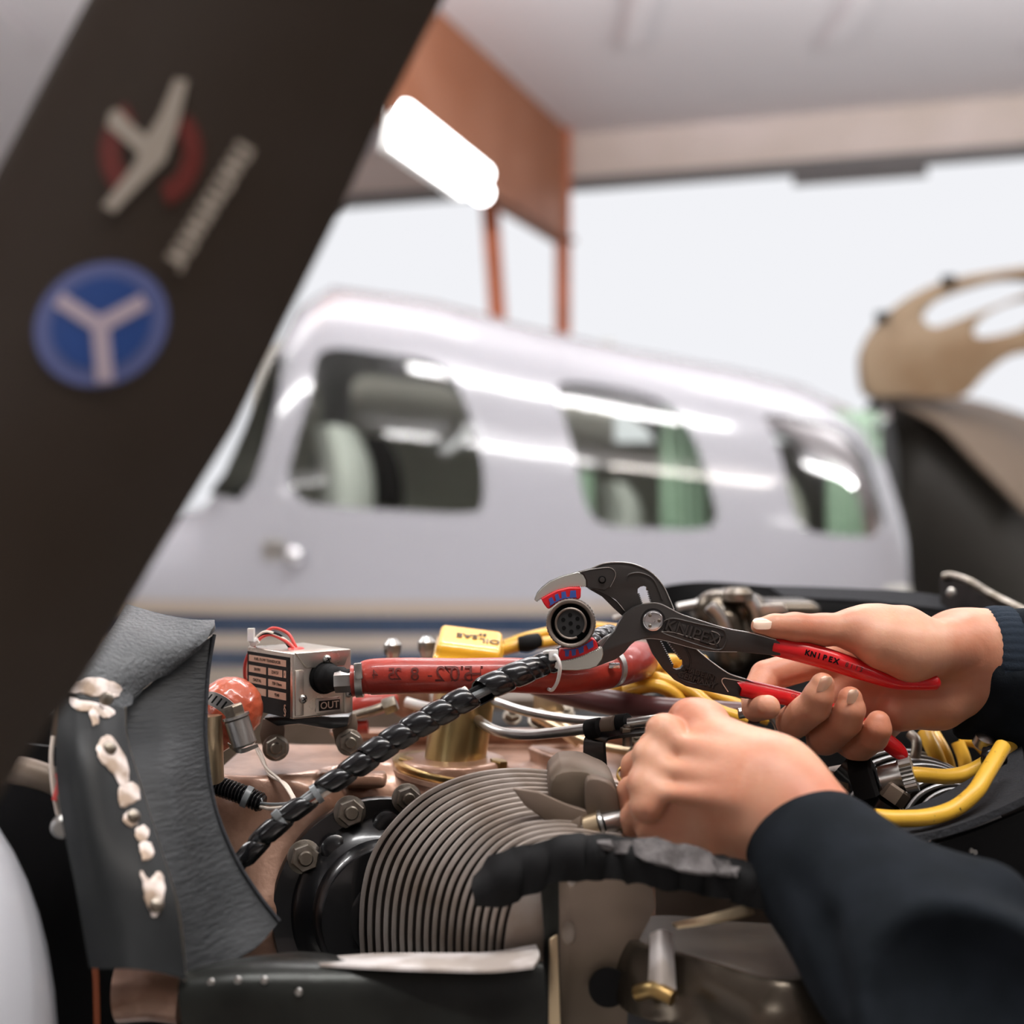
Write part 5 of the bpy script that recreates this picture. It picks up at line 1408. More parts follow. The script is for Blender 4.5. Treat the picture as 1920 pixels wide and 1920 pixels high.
b = MB(); b.add(*g_lathe([(.004, 0), (.006, .002), (.006, .008), (.003, .010)], at(1838, 1400, .79), Vector((.2, -.5, .8)), 18)); b.build('tape_fitting', 'steel', t_)
fe = thing('felt_edged_baffle', 'grey felt edged baffle curving round the right cylinder', 'baffle', at(1760, 1580, .70))
sheet('felt_strip', [[(1600, 1560, .74), (1700, 1530, .75), (1780, 1496, .76), (1840, 1460, .77), (1920, 1410, .78)],
                     [(1620, 1580, .71), (1700, 1566, .715), (1780, 1544, .72), (1850, 1516, .725), (1930, 1480, .73)],
                     [(1650, 1586, .685), (1720, 1580, .69), (1800, 1560, .695), (1870, 1532, .70), (1940, 1500, .705)]], .004, 'felt', fe)
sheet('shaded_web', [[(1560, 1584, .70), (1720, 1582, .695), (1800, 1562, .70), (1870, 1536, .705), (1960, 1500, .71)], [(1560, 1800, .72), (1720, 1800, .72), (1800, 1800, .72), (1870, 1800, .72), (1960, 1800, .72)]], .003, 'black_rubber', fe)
for px, py in ((1821, 1595), (1828, 1598)):
    b = MB(); b.add(*g_lathe([(.0016, 0), (.0012, .001)], at(px, py, .70), Vector((0, -1, 0)), 12)); b.build('rivet', 'steel', fe)

# =================================================================== PLIERS AND CONNECTOR
def z1(x, y): return (960 + x * .28125, 1020 + y * .28125)
PD = .752
pl = thing('slip_joint_pliers', 'black and red adjustable slip joint pliers with polished curved jaws gripping the round connector', 'pliers', at(1224, 1163, .76))
A = [(150, 372), (165, 330), (200, 290), (250, 250), (330, 215), (440, 185), (540, 160), (610, 132), (700, 123), (800, 133), (890, 168), (955, 215), (1010, 285), (1048, 365), (1080, 440), (1130, 560), (1200, 672), (1270, 738), (1350, 802), (1450, 868), (1560, 902), (1640, 935), (1640, 1030), (1560, 1032), (1400, 1002), (1270, 975), (1160, 948), (1080, 905), (1010, 835), (940, 735), (900, 645), (850, 560), (770, 470), (735, 420), (690, 370), (610, 330), (540, 300), (490, 287)]
def teeth(p0, p1, n, amp):
    p0 = np.array(p0, float); p1 = np.array(p1, float); d = p1 - p0; nn = np.array([-d[1], d[0]]) / np.linalg.norm(d); out = []
    for i in range(n):
        out.append(tuple(p0 + d * (i + .0) / n)); out.append(tuple(p0 + d * (i + .5) / n + nn * amp))
    return out
jaw_u = []
for a_, b__ in (((490, 287), (440, 290)), ((440, 290), (380, 294)), ((380, 294), (320, 308)), ((320, 308), (260, 332)), ((260, 332), (205, 362)), ((205, 362), (160, 392))): jaw_u += teeth(a_, b__, 4, 7)
A = A[:-1] + jaw_u
hole = teeth((838, 330), (862, 400), 6, -14) + teeth((862, 400), (980, 640), 16, -14) + teeth((980, 640), (1068, 812), 13, -14) + [(1072, 828), (1095, 838), (1125, 832), (1142, 812), (1142, 785)] + teeth((1136, 770), (1040, 640), 10, -14) + teeth((1040, 640), (938, 400), 16, -14) + teeth((938, 400), (912, 300), 7, -14) + [(900, 288), (878, 280), (855, 285), (838, 300)]
o = plate('upper_jaw_lever', A, PD + .0062, .0062, 'plier', pl, holes=[hole], conv=z1, bevel=.0006, bseg=2)
Bp = [(272, 792), (268, 812), (290, 832), (340, 840), (430, 842), (520, 832), (590, 808), (690, 770), (750, 725), (790, 675), (820, 650), (870, 635), (930, 630), (1000, 640), (1090, 662), (1180, 688), (1260, 706), (1340, 716), (1500, 718), (1740, 742), (1790, 745), (1790, 660), (1765, 642), (1600, 596), (1420, 562), (1250, 510), (1130, 470), (1060, 435), (1000, 405), (945, 393), (880, 400), (810, 425), (750, 468), (710, 530), (685, 580), (645, 625), (610, 670)]
jl = []
for a_, b__ in (((600, 690), (540, 718)), ((540, 718), (470, 748)), ((470, 748), (390, 772)), ((390, 772), (310, 784))): jl += teeth(a_, b__, 5, 7)
plate('lower_jaw_lever', Bp + jl, PD, .0062, 'plier', pl, conv=z1, bevel=.0008, bseg=2)
# polished jaw tips: slightly proud faces
ju = [(150, 374), (165, 332), (200, 292), (250, 252), (330, 217), (440, 187), (476, 205), (494, 240), (496, 285)] + jaw_u
plate('upper_jaw_tip', ju, PD + .0052, .0078, 'jaw', pl, conv=z1, bevel=.0004, bseg=1)
jw = [(272, 792), (268, 812), (290, 832), (340, 841), (430, 843), (520, 833), (566, 815), (600, 770), (609, 735), (606, 700)] + jl
plate('lower_jaw_tip', jw, PD - .0008, .0078, 'jaw', pl, conv=z1, bevel=.0004, bseg=1)
# side cheek of the upper jaw (overlapping cover with rivet)
ck = [(455, 190), (520, 172), (640, 158), (672, 170), (690, 192), (684, 230), (655, 285), (620, 310), (560, 300), (500, 290), (497, 240), (478, 204)]
plate('jaw_cheek', ck, PD + .0050, .0012, 'plier', pl, conv=z1, bevel=.0004, bseg=1)
def disc(name, x, y, r_, d, th, m, prof=None, **k):
    px, py = z1(x, y); rr_ = r_ * .28125 * d / FPX
    b = MB(); b.add(*g_lathe([(rr_ * a, -th * h) for a, h in (prof or [(1, 0), (1, .7), (.9, 1)])], at(px, py, d), Vector((0, 1, 0)), 36)); return b.build(name, m, pl, **k)
disc('rivet', 601, 238, 26, PD + .0050, .0006, 'black_hole'); disc('rivet_head', 601, 238, 17, PD + .0044, .0006, 'plier')
# inner thickness of the upper jaw behind the connector
plate('jaw_web', [(500, 292), (560, 305), (640, 340), (700, 385), (770, 470), (735, 480), (680, 430), (600, 350), (520, 305)], PD + .010, .006, 'plier', pl, conv=z1, bevel=.0004, bseg=1)
# lower jaw second cheek, with ribbed teeth behind the connector
plate('jaw_rib', [(570, 660), (620, 620), (660, 600), (690, 590), (640, 650), (600, 690)], PD + .006, .004, 'steel', pl, conv=z1, bevel=.0003, bseg=1)
# ground bright edges: thin beads along the outlines
def edge_bead(name, pts, d, r_=.00042, m='plier_edge'):
    V = [at(*z1(x, y), d) for x, y in catmull(pts, 5)]; vs, fs = g_tube(V, r_, 6); return mk(name, vs, fs, m, pl)
edge_bead('ground_edge', [(530, 163), (610, 131), (700, 122), (800, 132), (890, 167), (955, 214), (1011, 284), (1049, 364), (1080, 438)], PD + .0062)
edge_bead('ground_edge', [(1200, 674), (1270, 738), (1350, 801), (1450, 867), (1555, 902)], PD + .0062)
edge_bead('ground_edge', [(880, 400), (945, 393), (1000, 405), (1060, 435), (1130, 470), (1250, 510), (1420, 562), (1600, 596), (1760, 640)], PD + .0003)
edge_bead('ground_edge', [(870, 635), (930, 630), (1000, 640), (1090, 662), (1180, 688), (1260, 706), (1340, 716), (1500, 718)], PD + .0003, .0003)
edge_bead('ground_edge', [(450, 188), (540, 168), (640, 157), (674, 170), (690, 194), (684, 230), (655, 286)], PD + .005, .0003)
# forged relief lines
def relief(pts, d, m='plier', r_=.0006): return edge_bead('forged_ridge', pts, d, r_, m)
relief([(1000, 560), (1010, 520), (1050, 500), (1100, 500), (1250, 535), (1390, 565), (1420, 590), (1428, 640), (1410, 690), (1370, 706), (1290, 690), (1150, 645), (1030, 605), (1000, 590)], PD)
relief([(995, 585), (1080, 590), (1250, 640), (1340, 668), (1375, 655), (1386, 620), (1370, 595), (1330, 580)], PD, 'plier_edge', .00035)
relief([(770, 250), (770, 215), (800, 196), (860, 194), (930, 225), (970, 290), (1000, 370)], PD + .0062)
relief([(1040, 850), (1100, 862), (1160, 850), (1190, 800), (1180, 740), (1140, 670)], PD + .0062)
relief([(1110, 890), (1112, 860), (1140, 838), (1200, 840), (1320, 862), (1356, 885), (1352, 915), (1320, 938), (1240, 935), (1150, 915), (1110, 890)], PD + .0062)
relief([(1440, 985), (1400, 920), (1410, 895), (1450, 900), (1555, 918)], PD + .0062, 'plier_edge', .0005)
xd = (at(*z1(1340, 640), PD) - at(*z1(1070, 550), PD)); yd = UP
M['relief_shadow'] = mat('relief_shadow_black', (20, 19, 18), .6, .3)  # black offset copies paint the shadow edges of the raised letters
text('lettering_shadow', 'KNIPEX', at(*z1(1205, 599), PD - .0001), xd, yd, .0102, .0004, 'relief_shadow', pl, bold=.00042)
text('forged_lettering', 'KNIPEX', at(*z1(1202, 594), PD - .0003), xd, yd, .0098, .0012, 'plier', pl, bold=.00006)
text('lettering_shadow', 'MADE IN', at(*z1(1248, 866), PD + .0060), xd, yd, .0048, .0004, 'relief_shadow', pl, bold=.0003)
text('lettering_shadow', 'GERMANY', at(*z1(1234, 910), PD + .0060), xd, yd, .0052, .0004, 'relief_shadow', pl, bold=.0003)
xd2 = (at(*z1(1330, 905), PD) - at(*z1(1130, 862), PD))
text('forged_lettering', 'MADE IN', at(*z1(1246, 862), PD + .0058), xd, yd, .0046, .0010, 'plier', pl, bold=.0001)
text('forged_lettering', 'GERMANY', at(*z1(1232, 906), PD + .0058), xd, yd, .0050, .0010, 'plier', pl, bold=.0001)
# pivot
disc('pivot_recess', 940, 512, 84, PD, .0004, 'black_paint')
pv = disc('pivot_bolt', 940, 511, 68, PD - .0003, .0022, 'chrome', [(1, 0), (1, .5), (.93, .62), (.88, .62), (.84, .8), (.5, 1), (.18, 1), (.15, .7), (.0001, .7)])
for a in (0, 2.1, 4.2):
    px, py = z1(940 + 40 * math.cos(a), 511 + 40 * math.sin(a)); b = MB(); b.add(*g_lathe([(.0011, 0), (.0008, .0004), (.00001, .0005)], at(px, py, PD - .0023), Vector((0, -1, 0)), 12)); b.build('pivot_dimple', 'steel_dull', pv)
# jaw inserts: red blocks with blue crenellated strips
def crenel(inner, outer, n):
    out = []; I = catmull(inner, 8); O = catmull(outer, 8)
    f = lambda L, t: np.array([np.interp(t, np.linspace(0, 1, len(L)), [q[0] for q in L]), np.interp(t, np.linspace(0, 1, len(L)), [q[1] for q in L])])
    base = [tuple(f(I, t)) for t in np.linspace(0, 1, 12)]
    top = []
    for i in range(n):
        for t, h in ((i / n + .02, .12), (i / n + .26 / n, .12), (i / n + .34 / n, .8), (i / n + .86 / n, .8), (i / n + .94 / n, .12)):
            p_ = f(I, t) * (1 - h) + f(O, t) * h; top.append(tuple(p_))
    return base, top
def pad(red, inner, outer, n, label):
    plate('jaw_insert', closed_smooth(red, 1), PD + .0008, .012, 'pad_red', pl, conv=z1, bevel=.0005, bseg=1, label='red plastic jaw insert, ' + label)
    base, top = crenel(inner, outer, n)
    plate('insert_strip', base + top[::-1], PD + .0002, .002, 'pad_blue', pl, conv=z1, label='blue toothed strip, ' + label)
pad([(195, 368), (212, 400), (236, 432), (250, 433), (300, 395), (345, 375), (400, 366), (450, 368), (458, 352), (461, 291), (380, 290), (300, 310), (240, 340)],
    [(250, 414), (300, 384), (350, 364), (432, 356)], [(226, 368), (280, 330), (345, 305), (436, 296)], 4, 'upper')
pad([(318, 702), (312, 740), (318, 780), (400, 774), (480, 747), (576, 690), (565, 655), (546, 632), (524, 638), (480, 668), (430, 692), (370, 702)],
    [(342, 704), (400, 702), (460, 684), (542, 640)], [(340, 762), (400, 758), (470, 736), (556, 690)], 4, 'lower')

# plastic dipped handles
def grip(name, pts, m, label):
    pp = []
    for x, y, hw, d in pts: pp.append((x, y, d, hw))
    V, rr_ = pathpx(pp, 8)
    vs, fs = g_tube(V, rr_, 28, (1.0, .86), up0=Vector((0, 0, 1)))
    return mk(name, vs, fs, m, pl, autosmooth=70)
GU = [(1448, 1212, 15.5, .756), (1453, 1213, 17, .756), (1509, 1224, 20, .757), (1565, 1240, 20, .758), (1621, 1259, 18, .759), (1677, 1278, 14, .759), (1720, 1281, 13.5, .758), (1748, 1280, 14.5, .757), (1758, 1280, 12, .757), (1763, 1280, 5, .757)]
GL = [(1388, 1289, 16.5, .761), (1393, 1290, 18, .761), (1440, 1300, 17, .761), (1490, 1311, 15.5, .761), (1565, 1335, 15, .762), (1621, 1362, 15, .763), (1663, 1391, 16, .763), (1684, 1408, 15, .763), (1695, 1418, 10, .763), (1699, 1422, 4, .763)]
g1 = grip('red_grip', GU, 'grip_red', 'upper'); g2 = grip('red_grip', GL, 'grip_red', 'lower')
def on_grip(px, lst):
    y = float(np.interp(px, [q[0] for q in lst], [q[1] for q in lst])); d = float(np.interp(px, [q[0] for q in lst], [q[3] for q in lst])); hw = float(np.interp(px, [q[0] for q in lst], [q[2] for q in lst]))
    return y, d - hw * d / FPX * .86
xs_ = 1514
for ch in 'KNIPEX':
    y, d = on_grip(xs_, GU); text('grip_lettering', ch, at(xs_, y - 1, d - .0001), Vector((1, 0, -.27)), UP, .0046, .0, 'black_hole', g1, bold=.00018); wrap_on(LAST[0], [(q[0], q[1], q[3], q[2]) for q in GU], .86); xs_ += 10.8
for ch in '8113':
    xs_ += 9; y, d = on_grip(xs_, GU); text('grip_lettering', ch, at(xs_, y - 1, d - .0001), Vector((1, 0, -.32)), UP, .0038, .0, 'ink', g1, bold=.0001); wrap_on(LAST[0], [(q[0], q[1], q[3], q[2]) for q in GU], .86)
y, d = on_grip(1489, GL); text('grip_lettering', 'CE', at(1489, y - 6, d + .0010), Vector((1, 0, -.3)), UP, .0030, .0, 'ink', g2); wrap_on(LAST[0], [(q[0], q[1], q[3], q[2]) for q in GL], .86)

# round electrical connector
co_ = thing('round_connector', 'round olive metal seven pin electrical connector held in the jaws of the pliers', 'connector', at(1069, 1169, .755))
cc = at(1070, 1169, PD - .006); cax = Vector((.10, 1, -.03)).normalized(); px2 = PD / FPX
r0 = 46.5 * px2
def ringprof(): return
n_ = 90; vs = []; fs = []
X1, Y1, Z1 = frame(cax)
for h_, k_ in ((0, .97), (.001, 1.0), (.010, 1.0), (.011, .97)):
    for i in range(n_):
        a = 2 * math.pi * i / n_; rr_ = r0 * k_ * (1.0 if i % 2 else .975)
        vs.append(cc + cax * h_ + (X1 * math.cos(a) + Y1 * math.sin(a)) * rr_)
for k_ in range(3):
    for i in range(n_): j = (i + 1) % n_; fs.append((k_ * n_ + i, k_ * n_ + j, (k_ + 1) * n_ + j, (k_ + 1) * n_ + i))
fs += [tuple(range(3 * n_, 4 * n_))]
mk('knurled_ring', vs, fs, 'connector', co_, smooth=False)
b = MB(); b.add(*g_lathe([(r0 * .97, 0), (r0 * .93, -.0007), (r0 * .84, -.0004), (r0 * .80, .0003), (r0 * .80, .004)], cc, cax, 64, cap=False)); b.build('front_rim', 'connector', co_)
b = MB(); b.add(*g_lathe([(r0 * .80, .0038), (.0001, .0038)], cc, cax, 48, cap=False)); b.build('shell_floor', 'black_hole', co_)
XC = (Vector((1, 0, 0)) - cax * cax.x).normalized(); YC_ = XC.cross(cax); YC_ = YC_ if YC_.z > 0 else -YC_
# inner barrel with a keyway gap
seg = [math.radians(a) for a in np.linspace(-35, 295, 60)]
vs = []; fs = []
for rr_, h_ in ((r0 * .64, .004), (r0 * .64, .0), (r0 * .60, -.0004), (r0 * .555, .0), (r0 * .555, .004)):
    for a in seg: vs.append(cc + cax * h_ + (XC * math.cos(a) + YC_ * math.sin(a)) * rr_)
for k_ in range(4):
    for i in range(len(seg) - 1): fs.append((k_ * 60 + i, k_ * 60 + i + 1, (k_ + 1) * 60 + i + 1, (k_ + 1) * 60 + i))
mk('keyed_barrel', vs, fs, 'connector', co_)
b = MB(); b.add(*g_lathe([(r0 * .55, .004), (r0 * .55, .0006), (.0001, .0006)], cc, cax, 48, cap=False)); b.build('insert_face', 'connector_black', co_)
for i in range(7):
    q = Vector((0, 0, 0)) if i == 6 else (XC * math.cos(i * math.pi / 3 + .6) + YC_ * math.sin(i * math.pi / 3 + .6)) * r0 * .33
    b = MB(); b.add(*g_lathe([(r0 * .085, .0002), (.0001, .0002)], cc + q + cax * .0002, cax, 18, cap=False)); b.build('socket', 'black_hole', co_)
b = MB(); b.add(*g_lathe([(r0 * .9, .011), (r0 * .84, .018), (r0 * .7, .022), (r0 * .7, .034), (r0 * .5, .036)], cc, cax, 40)); b.build('back_shell', 'connector', co_)

# =================================================================== PERSON
class SG:
    """signed distance grid with local operations"""
    def __init__(s, lo, hi, vox):
        lo, hi = np.minimum(lo, hi), np.maximum(lo, hi)
        s.lo = np.array(lo, float); s.vox = vox; s.n = np.maximum(((np.array(hi) - s.lo) / vox).astype(int) + 1, 4)
        s.D = np.full(tuple(s.n), 1.0, np.float32)
    def sub(s, a, b, pad):
        mn = np.minimum(a, b) - pad; mx = np.maximum(a, b) + pad
        i0 = np.clip(((mn - s.lo) / s.vox).astype(int), 0, s.n - 1); i1 = np.clip(((mx - s.lo) / s.vox).astype(int) + 2, 1, s.n)
        sl = tuple(slice(i0[i], i1[i]) for i in range(3))
        ax = [s.lo[i] + s.vox * np.arange(i0[i], i1[i]) for i in range(3)]
        return sl, np.stack(np.meshgrid(*ax, indexing='ij'), -1).astype(np.float32)
    def _u(s, sl, d, k):
        s.D[sl] = smin(s.D[sl], d, k) if k > 0 else np.minimum(s.D[sl], d)
    def cone(s, a, b, k=.001):
        """a, b: (px, py, d, r_px)"""
        A_, B_ = pts3(a), pts3(b); ra_, rb_ = rpx(a), rpx(b); s.wcone(A_, B_, ra_, rb_, k)
    def wcone(s, A_, B_, ra_, rb_, k=.001):
        A_, B_ = np.array(A_, float), np.array(B_, float)
        sl, Pn = s.sub(A_, B_, max(ra_, rb_) + k + .006)
        if Pn.size: s._u(sl, sd_cone(Pn, A_, B_, ra_, rb_), k)
    def ell(s, c, r, k=.001):
        c = np.array(c, float); r = np.array(r, float)
        sl, Pn = s.sub(c, c, r.max() + k + .006)
        if Pn.size: s._u(sl, sd_ell(Pn, c, r), k)
    def carve(s, pts, r, k=.001):
        for a, b in zip(pts[:-1], pts[1:]):
            A_, B_ = pts3(a), pts3(b); sl, Pn = s.sub(A_, B_, r + k + .006)
            if not Pn.size: continue
            d = -sd_cone(Pn, A_, B_, r, r); D = s.D[sl]
            s.D[sl] = -smin(-D, -d, k)
    def mesh(s, relax=2):
        n = s.n; D = s.D
        V, F = surface_nets_D(D, s.lo, s.vox)
        for _ in range(relax):
            S_ = np.zeros_like(V); cnt = np.zeros(len(V))
            for a in range(4):
                b = (a + 1) % 4
                for c_ in range(3): S_[:, c_] += np.bincount(F[:, a], V[F[:, b], c_], len(V)) + np.bincount(F[:, b], V[F[:, a], c_], len(V))
                cnt += np.bincount(F[:, a], minlength=len(V)) + np.bincount(F[:, b], minlength=len(V))
            V = V * .35 + .65 * S_ / np.maximum(cnt, 1)[:, None]
        return V, F
def surface_nets_D(D, lo, vox):
    hold = {'D': D}
    n = np.array(D.shape)
    return surface_nets(lambda P_: hold['D'].copy(), lo, lo + vox * (n - 1) + vox * .5, vox)

bodyV, bodyF = [], []
def add_body(V, F):
    n_ = sum(len(v) for v in bodyV); bodyV.append(V); bodyF.append(F + n_)

per = thing('person', 'person in a dark navy sweatshirt holding the red pliers and reaching into the engine', 'person', Vector((.66, .45, 0)))
# right hand, palm towards the camera, closed round the handles
H = SG(arr(1350, 1470, .70), arr(1960, 1090, .86) + np.array([.02, 0, .0]), .0009)
K = .010
# palm
for mc in ((1590, 1222, .800, 33), (1600, 1268, .803, 33), (1630, 1308, .802, 32), (1668, 1338, .800, 30)):
    H.cone((1800, 1245, .800, 56), mc, K)
H.cone((1700, 1270, .798, 60), (1790, 1262, .798, 66), K)
H.cone((1830, 1238, .797, 74), (1960, 1242, .80, 80), .02)
H.cone((1800, 1215, .797, 62), (1960, 1232, .80, 76), .02)
H.cone((1760, 1318, .785, 42), (1686, 1338, .783, 34), K)     # heel of the hand
H.cone((1810, 1280, .79, 48), (1760, 1318, .787, 46), K)
# thumb and its ball
H.cone((1810, 1210, .782, 54), (1706, 1219, .7600, 53), K)
H.cone((1706, 1219, .7600, 53), (1650, 1203, .7585, 45), K)
H.cone((1650, 1203, .7585, 45), (1608, 1188, .7615, 34), .008)
H.cone((1690, 1182, .772, 48), (1630, 1172, .768, 38), K)
H.cone((1645, 1176, .768, 38), (1600, 1178, .765, 33), .006)
H.cone((1612, 1178, .766, 33), (1545, 1181, .761, 29), .006)
H.cone((1545, 1181, .761, 29), (1490, 1176, .758, 27), .004)
H.cone((1490, 1176, .758, 26.5), (1452, 1174, .756, 22), .003)
H.cone((1452, 1174, .756, 22), (1424, 1174, .755, 16), .003)
# index finger: behind the handles, tip hooking under the lower handle
ix = [(1600, 1232, .803, 32), (1520, 1244, .803, 30), (1436, 1268, .799, 30), (1416, 1304, .787, 27), (1416, 1328, .768, 25), (1440, 1326, .750, 23)]
md = [(1605, 1270, .803, 33), (1545, 1318, .801, 32), (1487, 1354, .788, 32), (1492, 1350, .764, 32), (1526, 1324, .746, 32), (1535, 1304, .741, 29), (1542, 1284, .740, 23)]
rg = [(1635, 1308, .802, 32), (1585, 1360, .800, 32), (1544, 1386, .788, 32), (1550, 1382, .766, 32.5), (1584, 1352, .747, 32), (1594, 1330, .741, 29), (1594, 1310, .741, 23)]
pk = [(1668, 1340, .800, 31), (1635, 1388, .796, 30), (1602, 1404, .784, 30), (1608, 1400, .766, 30), (1636, 1380, .750, 30), (1645, 1366, .745, 27), (1647, 1354, .745, 22)]
for i_, fg in enumerate((ix, md, rg, pk)):
    for j_, (a_, b__) in enumerate(zip(fg[:-1], fg[1:])):
        H.cone(a_, b__, .006 if j_ == 0 else (.0006 if j_ >= 2 else .0012))
# skin folds
H.carve([(1492, 1150, .750), (1496, 1176, .741), (1492, 1202, .752)], .0004, .001)
H.carve([(1506, 1150, .752), (1510, 1174, .742)], .0004, .001)
add_body(*H.mesh())
# left hand, back of the hand towards the camera
G_ = SG(arr(1130, 1680, .60), arr(1700, 1260, .76), .0009)
idx_ = (1292, 1352, .700, 40)
G_.cone((1450, 1490, .652, 88), (1360, 1440, .668, 72), .015)
G_.cone((1430, 1460, .660, 76), (1292, 1348, .698, 38), .012)
G_.cone((1420, 1480, .655, 78), (1262, 1404, .690, 33), .010)
G_.cone((1420, 1510, .650, 76), (1246, 1454, .681, 31), .010)
G_.cone((1420, 1530, .648, 70), (1238, 1504, .672, 30), .010)
G_.cone((1400, 1530, .655, 62), (1250, 1544, .672, 32), .012)
G_.cone((1330, 1560, .665, 46), (1225, 1560, .675, 30), .012)
G_.cone((1450, 1490, .652, 88), (1700, 1720, .59, 110), .02)
lf_ = [[(1292, 1350, .700, 36), (1225, 1400, .722, 29), (1205, 1450, .728, 26), (1210, 1490, .73, 23)],
       [(1246, 1400, .690, 33), (1192, 1436, .705, 28), (1186, 1474, .708, 25), (1200, 1500, .72, 23)],
       [(1226, 1452, .681, 32), (1184, 1482, .692, 27), (1186, 1516, .694, 25), (1200, 1540, .70, 22)],
       [(1216, 1506, .672, 31), (1188, 1532, .682, 26), (1192, 1560, .686, 24), (1214, 1572, .69, 22)]]
for fg in lf_:
    for j_, (a_, b__) in enumerate(zip(fg[:-1], fg[1:])): G_.cone(a_, b__, .003 if j_ == 0 else .0008)
G_.cone((1330, 1350, .70, 34), (1300, 1400, .73, 28), .01); G_.cone((1300, 1400, .73, 28), (1240, 1440, .745, 22), .004)   # thumb on the far side
for q in ((1236, 1373, .668), (1212, 1424, .662), (1202, 1480, .655)): G_.ell(arr(*q) + np.array([.002, .010, 0]), (.008, .008, .0075), .008)
for a_, b__, r_, k_ in (((1218, 1392, .690), (1180, 1452, .690), .0016, .004), ((1206, 1436, .676), (1172, 1500, .682), .0018, .004), ((1200, 1486, .664), (1172, 1540, .672), .0018, .004),
                        ((1196, 1530, .658), (1184, 1560, .662), .0012, .003)): G_.carve([a_, b__], r_, k_)
for q in ((1246, 1372, .672), (1216, 1420, .664), (1206, 1474, .655), (1208, 1524, .648)): G_.ell(arr(*q) + np.array([.002, .0115, 0]), (.0085, .0098, .0078), .004)
for a_, b__ in (((1250, 1384, .668), (1400, 1440, .632)), ((1226, 1436, .660), (1390, 1470, .626)), ((1216, 1486, .652), (1380, 1500, .622))): G_.cone((*a_[:2], a_[2] + .0055, 9), (*b__[:2], b__[2] + .009, 6), .012)
for a_, b__ in (((1186, 1466, .684), (1222, 1426, .676)), ((1180, 1512, .672), (1212, 1480, .664))):
    G_.carve([a_, b__], .0012, .003)
add_body(*G_.mesh())
# head and neck (outside the picture), same skin body
Hd = SG(np.array([.40, .25, 1.36]), np.array([.86, .66, 1.90]), .004)
hc = np.array([.57, .45, 1.66])
Hd.ell(hc + np.array([.01, 0, .02]), (.095, .075, .108), .01); Hd.ell(hc + np.array([-.03, 0, -.06]), (.05, .052, .055), .03)
Hd.wcone(hc + np.array([.03, 0, -.06]), (.645, .45, 1.46), .052, .058, .02)
Hd.wcone(hc + np.array([-.088, 0, .02]), hc + np.array([-.108, 0, -.022]), .008, .015, .01)      # nose
Hd.ell(hc + np.array([-.072, 0, -.058]), (.012, .026, .010), .004)
for s in (-1, 1):
    Hd.ell(hc + np.array([.015, s * .076, -.005]), (.018, .008, .032), .004)
    Hd.ell(hc + np.array([-.075, s * .032, .03]), (.012, .020, .008), .01)
add_body(*Hd.mesh())
V = np.concatenate(bodyV).tolist(); F = np.concatenate(bodyF).tolist()
chest = len(V); V.append((.66, .45, 1.36)); o0 = 0
for Vp, way in zip(bodyV, (((.42, .785, 1.345), (.56, .745, 1.355), (.63, .62, 1.41)), ((.24, .43, 1.19), (.31, .40, 1.20), (.63, .30, 1.40)), ((.645, .45, 1.50), (.65, .45, 1.42)))):
    tgt = np.array(way[0]); st = o0 + int(np.argmin(((Vp - tgt) ** 2).sum(1))); o0 += len(Vp)
    P_ = [Vector(V[st])] + [Vector(q) for q in way]; N0 = len(V)
    v_, f_ = g_tube(P_[1:], [.028, .036, .05][:len(way)], 16, cap=False); V += [tuple(q) for q in v_]; F += [[i + N0 for i in q] for q in f_]
    F += [[st, N0 + i, N0 + (i + 1) % 16] for i in range(16)]; e0 = len(V) - 16; F += [[chest, e0 + (i + 1) % 16, e0 + i] for i in range(16)]
mk('body', V, F, 'skin', per, autosmooth=180)
for s in (-1, 1):
    b = MB(); b.add(*g_lathe([(.00001, -.011), (.008, -.008), (.011, 0), (.008, .008), (.00001, .011)], Vector(hc) + Vector((-.080, s * .032, .012)), Vector((1, 0, 0)), 16)); b.build('eye', 'nylon', per)
    b = MB(); b.add(*g_lathe([(.0045, 0), (.0001, .001)], Vector(hc) + Vector((-.0905, s * .032, .012)), Vector((-1, 0, 0)), 16)); b.build('iris', 'hair', per)
# nails
def nail(c, ax, nrm, L_, W_, d_=.0012):
    ax = Vector(ax).normalized(); nrm = Vector(nrm).normalized(); sd = ax.cross(nrm).normalized(); G__ = []
    for u in np.linspace(-1, 1, 9):
        G__.append([Vector(c) + ax * (v_ * L_ / 2) + sd * (u * W_ / 2 * (1 - abs(v_ * .97) ** 4) ** .4) - nrm * (u * u * W_ * .22 + .25 * L_ * max(0, v_ - .2) ** 2 * .3) for v_ in np.linspace(-1, 1, 9)])
    v_, f_ = g_grid(G__); v_, f_ = solidify(v_, f_, .0004); return mk('fingernail', v_, f_, 'nail', per)
nail(at(1430, 1166, .7500), (-1, 0, 0.0), (0.05, -.70, .70), .0105, .0085)
nail(at(1550, 1284, .7322), (.28, -.25, .9), (.45, -.85, .15), .0105, .0092)
nail(at(1602, 1306, .7325), (.10, -.25, .9), (.45, -.85, .15), .0085, .0080)
# gold ring on the near hand
rgc = at(1187, 1458, .7035); rax = (at(1186, 1474, .708) - at(1200, 1430, .701)).normalized(); x_, y_, z_ = frame(rax)
b = MB(); rr_ = 30.5 * .704 / FPX
b.add(*g_lathe([(rr_ * .97, -.0012), (rr_ * 1.05, -.001), (rr_ * 1.07, 0), (rr_ * 1.05, .001), (rr_ * .97, .0012)], rgc, rax, 48, cap=False)); b.build('ring', 'gold', per)

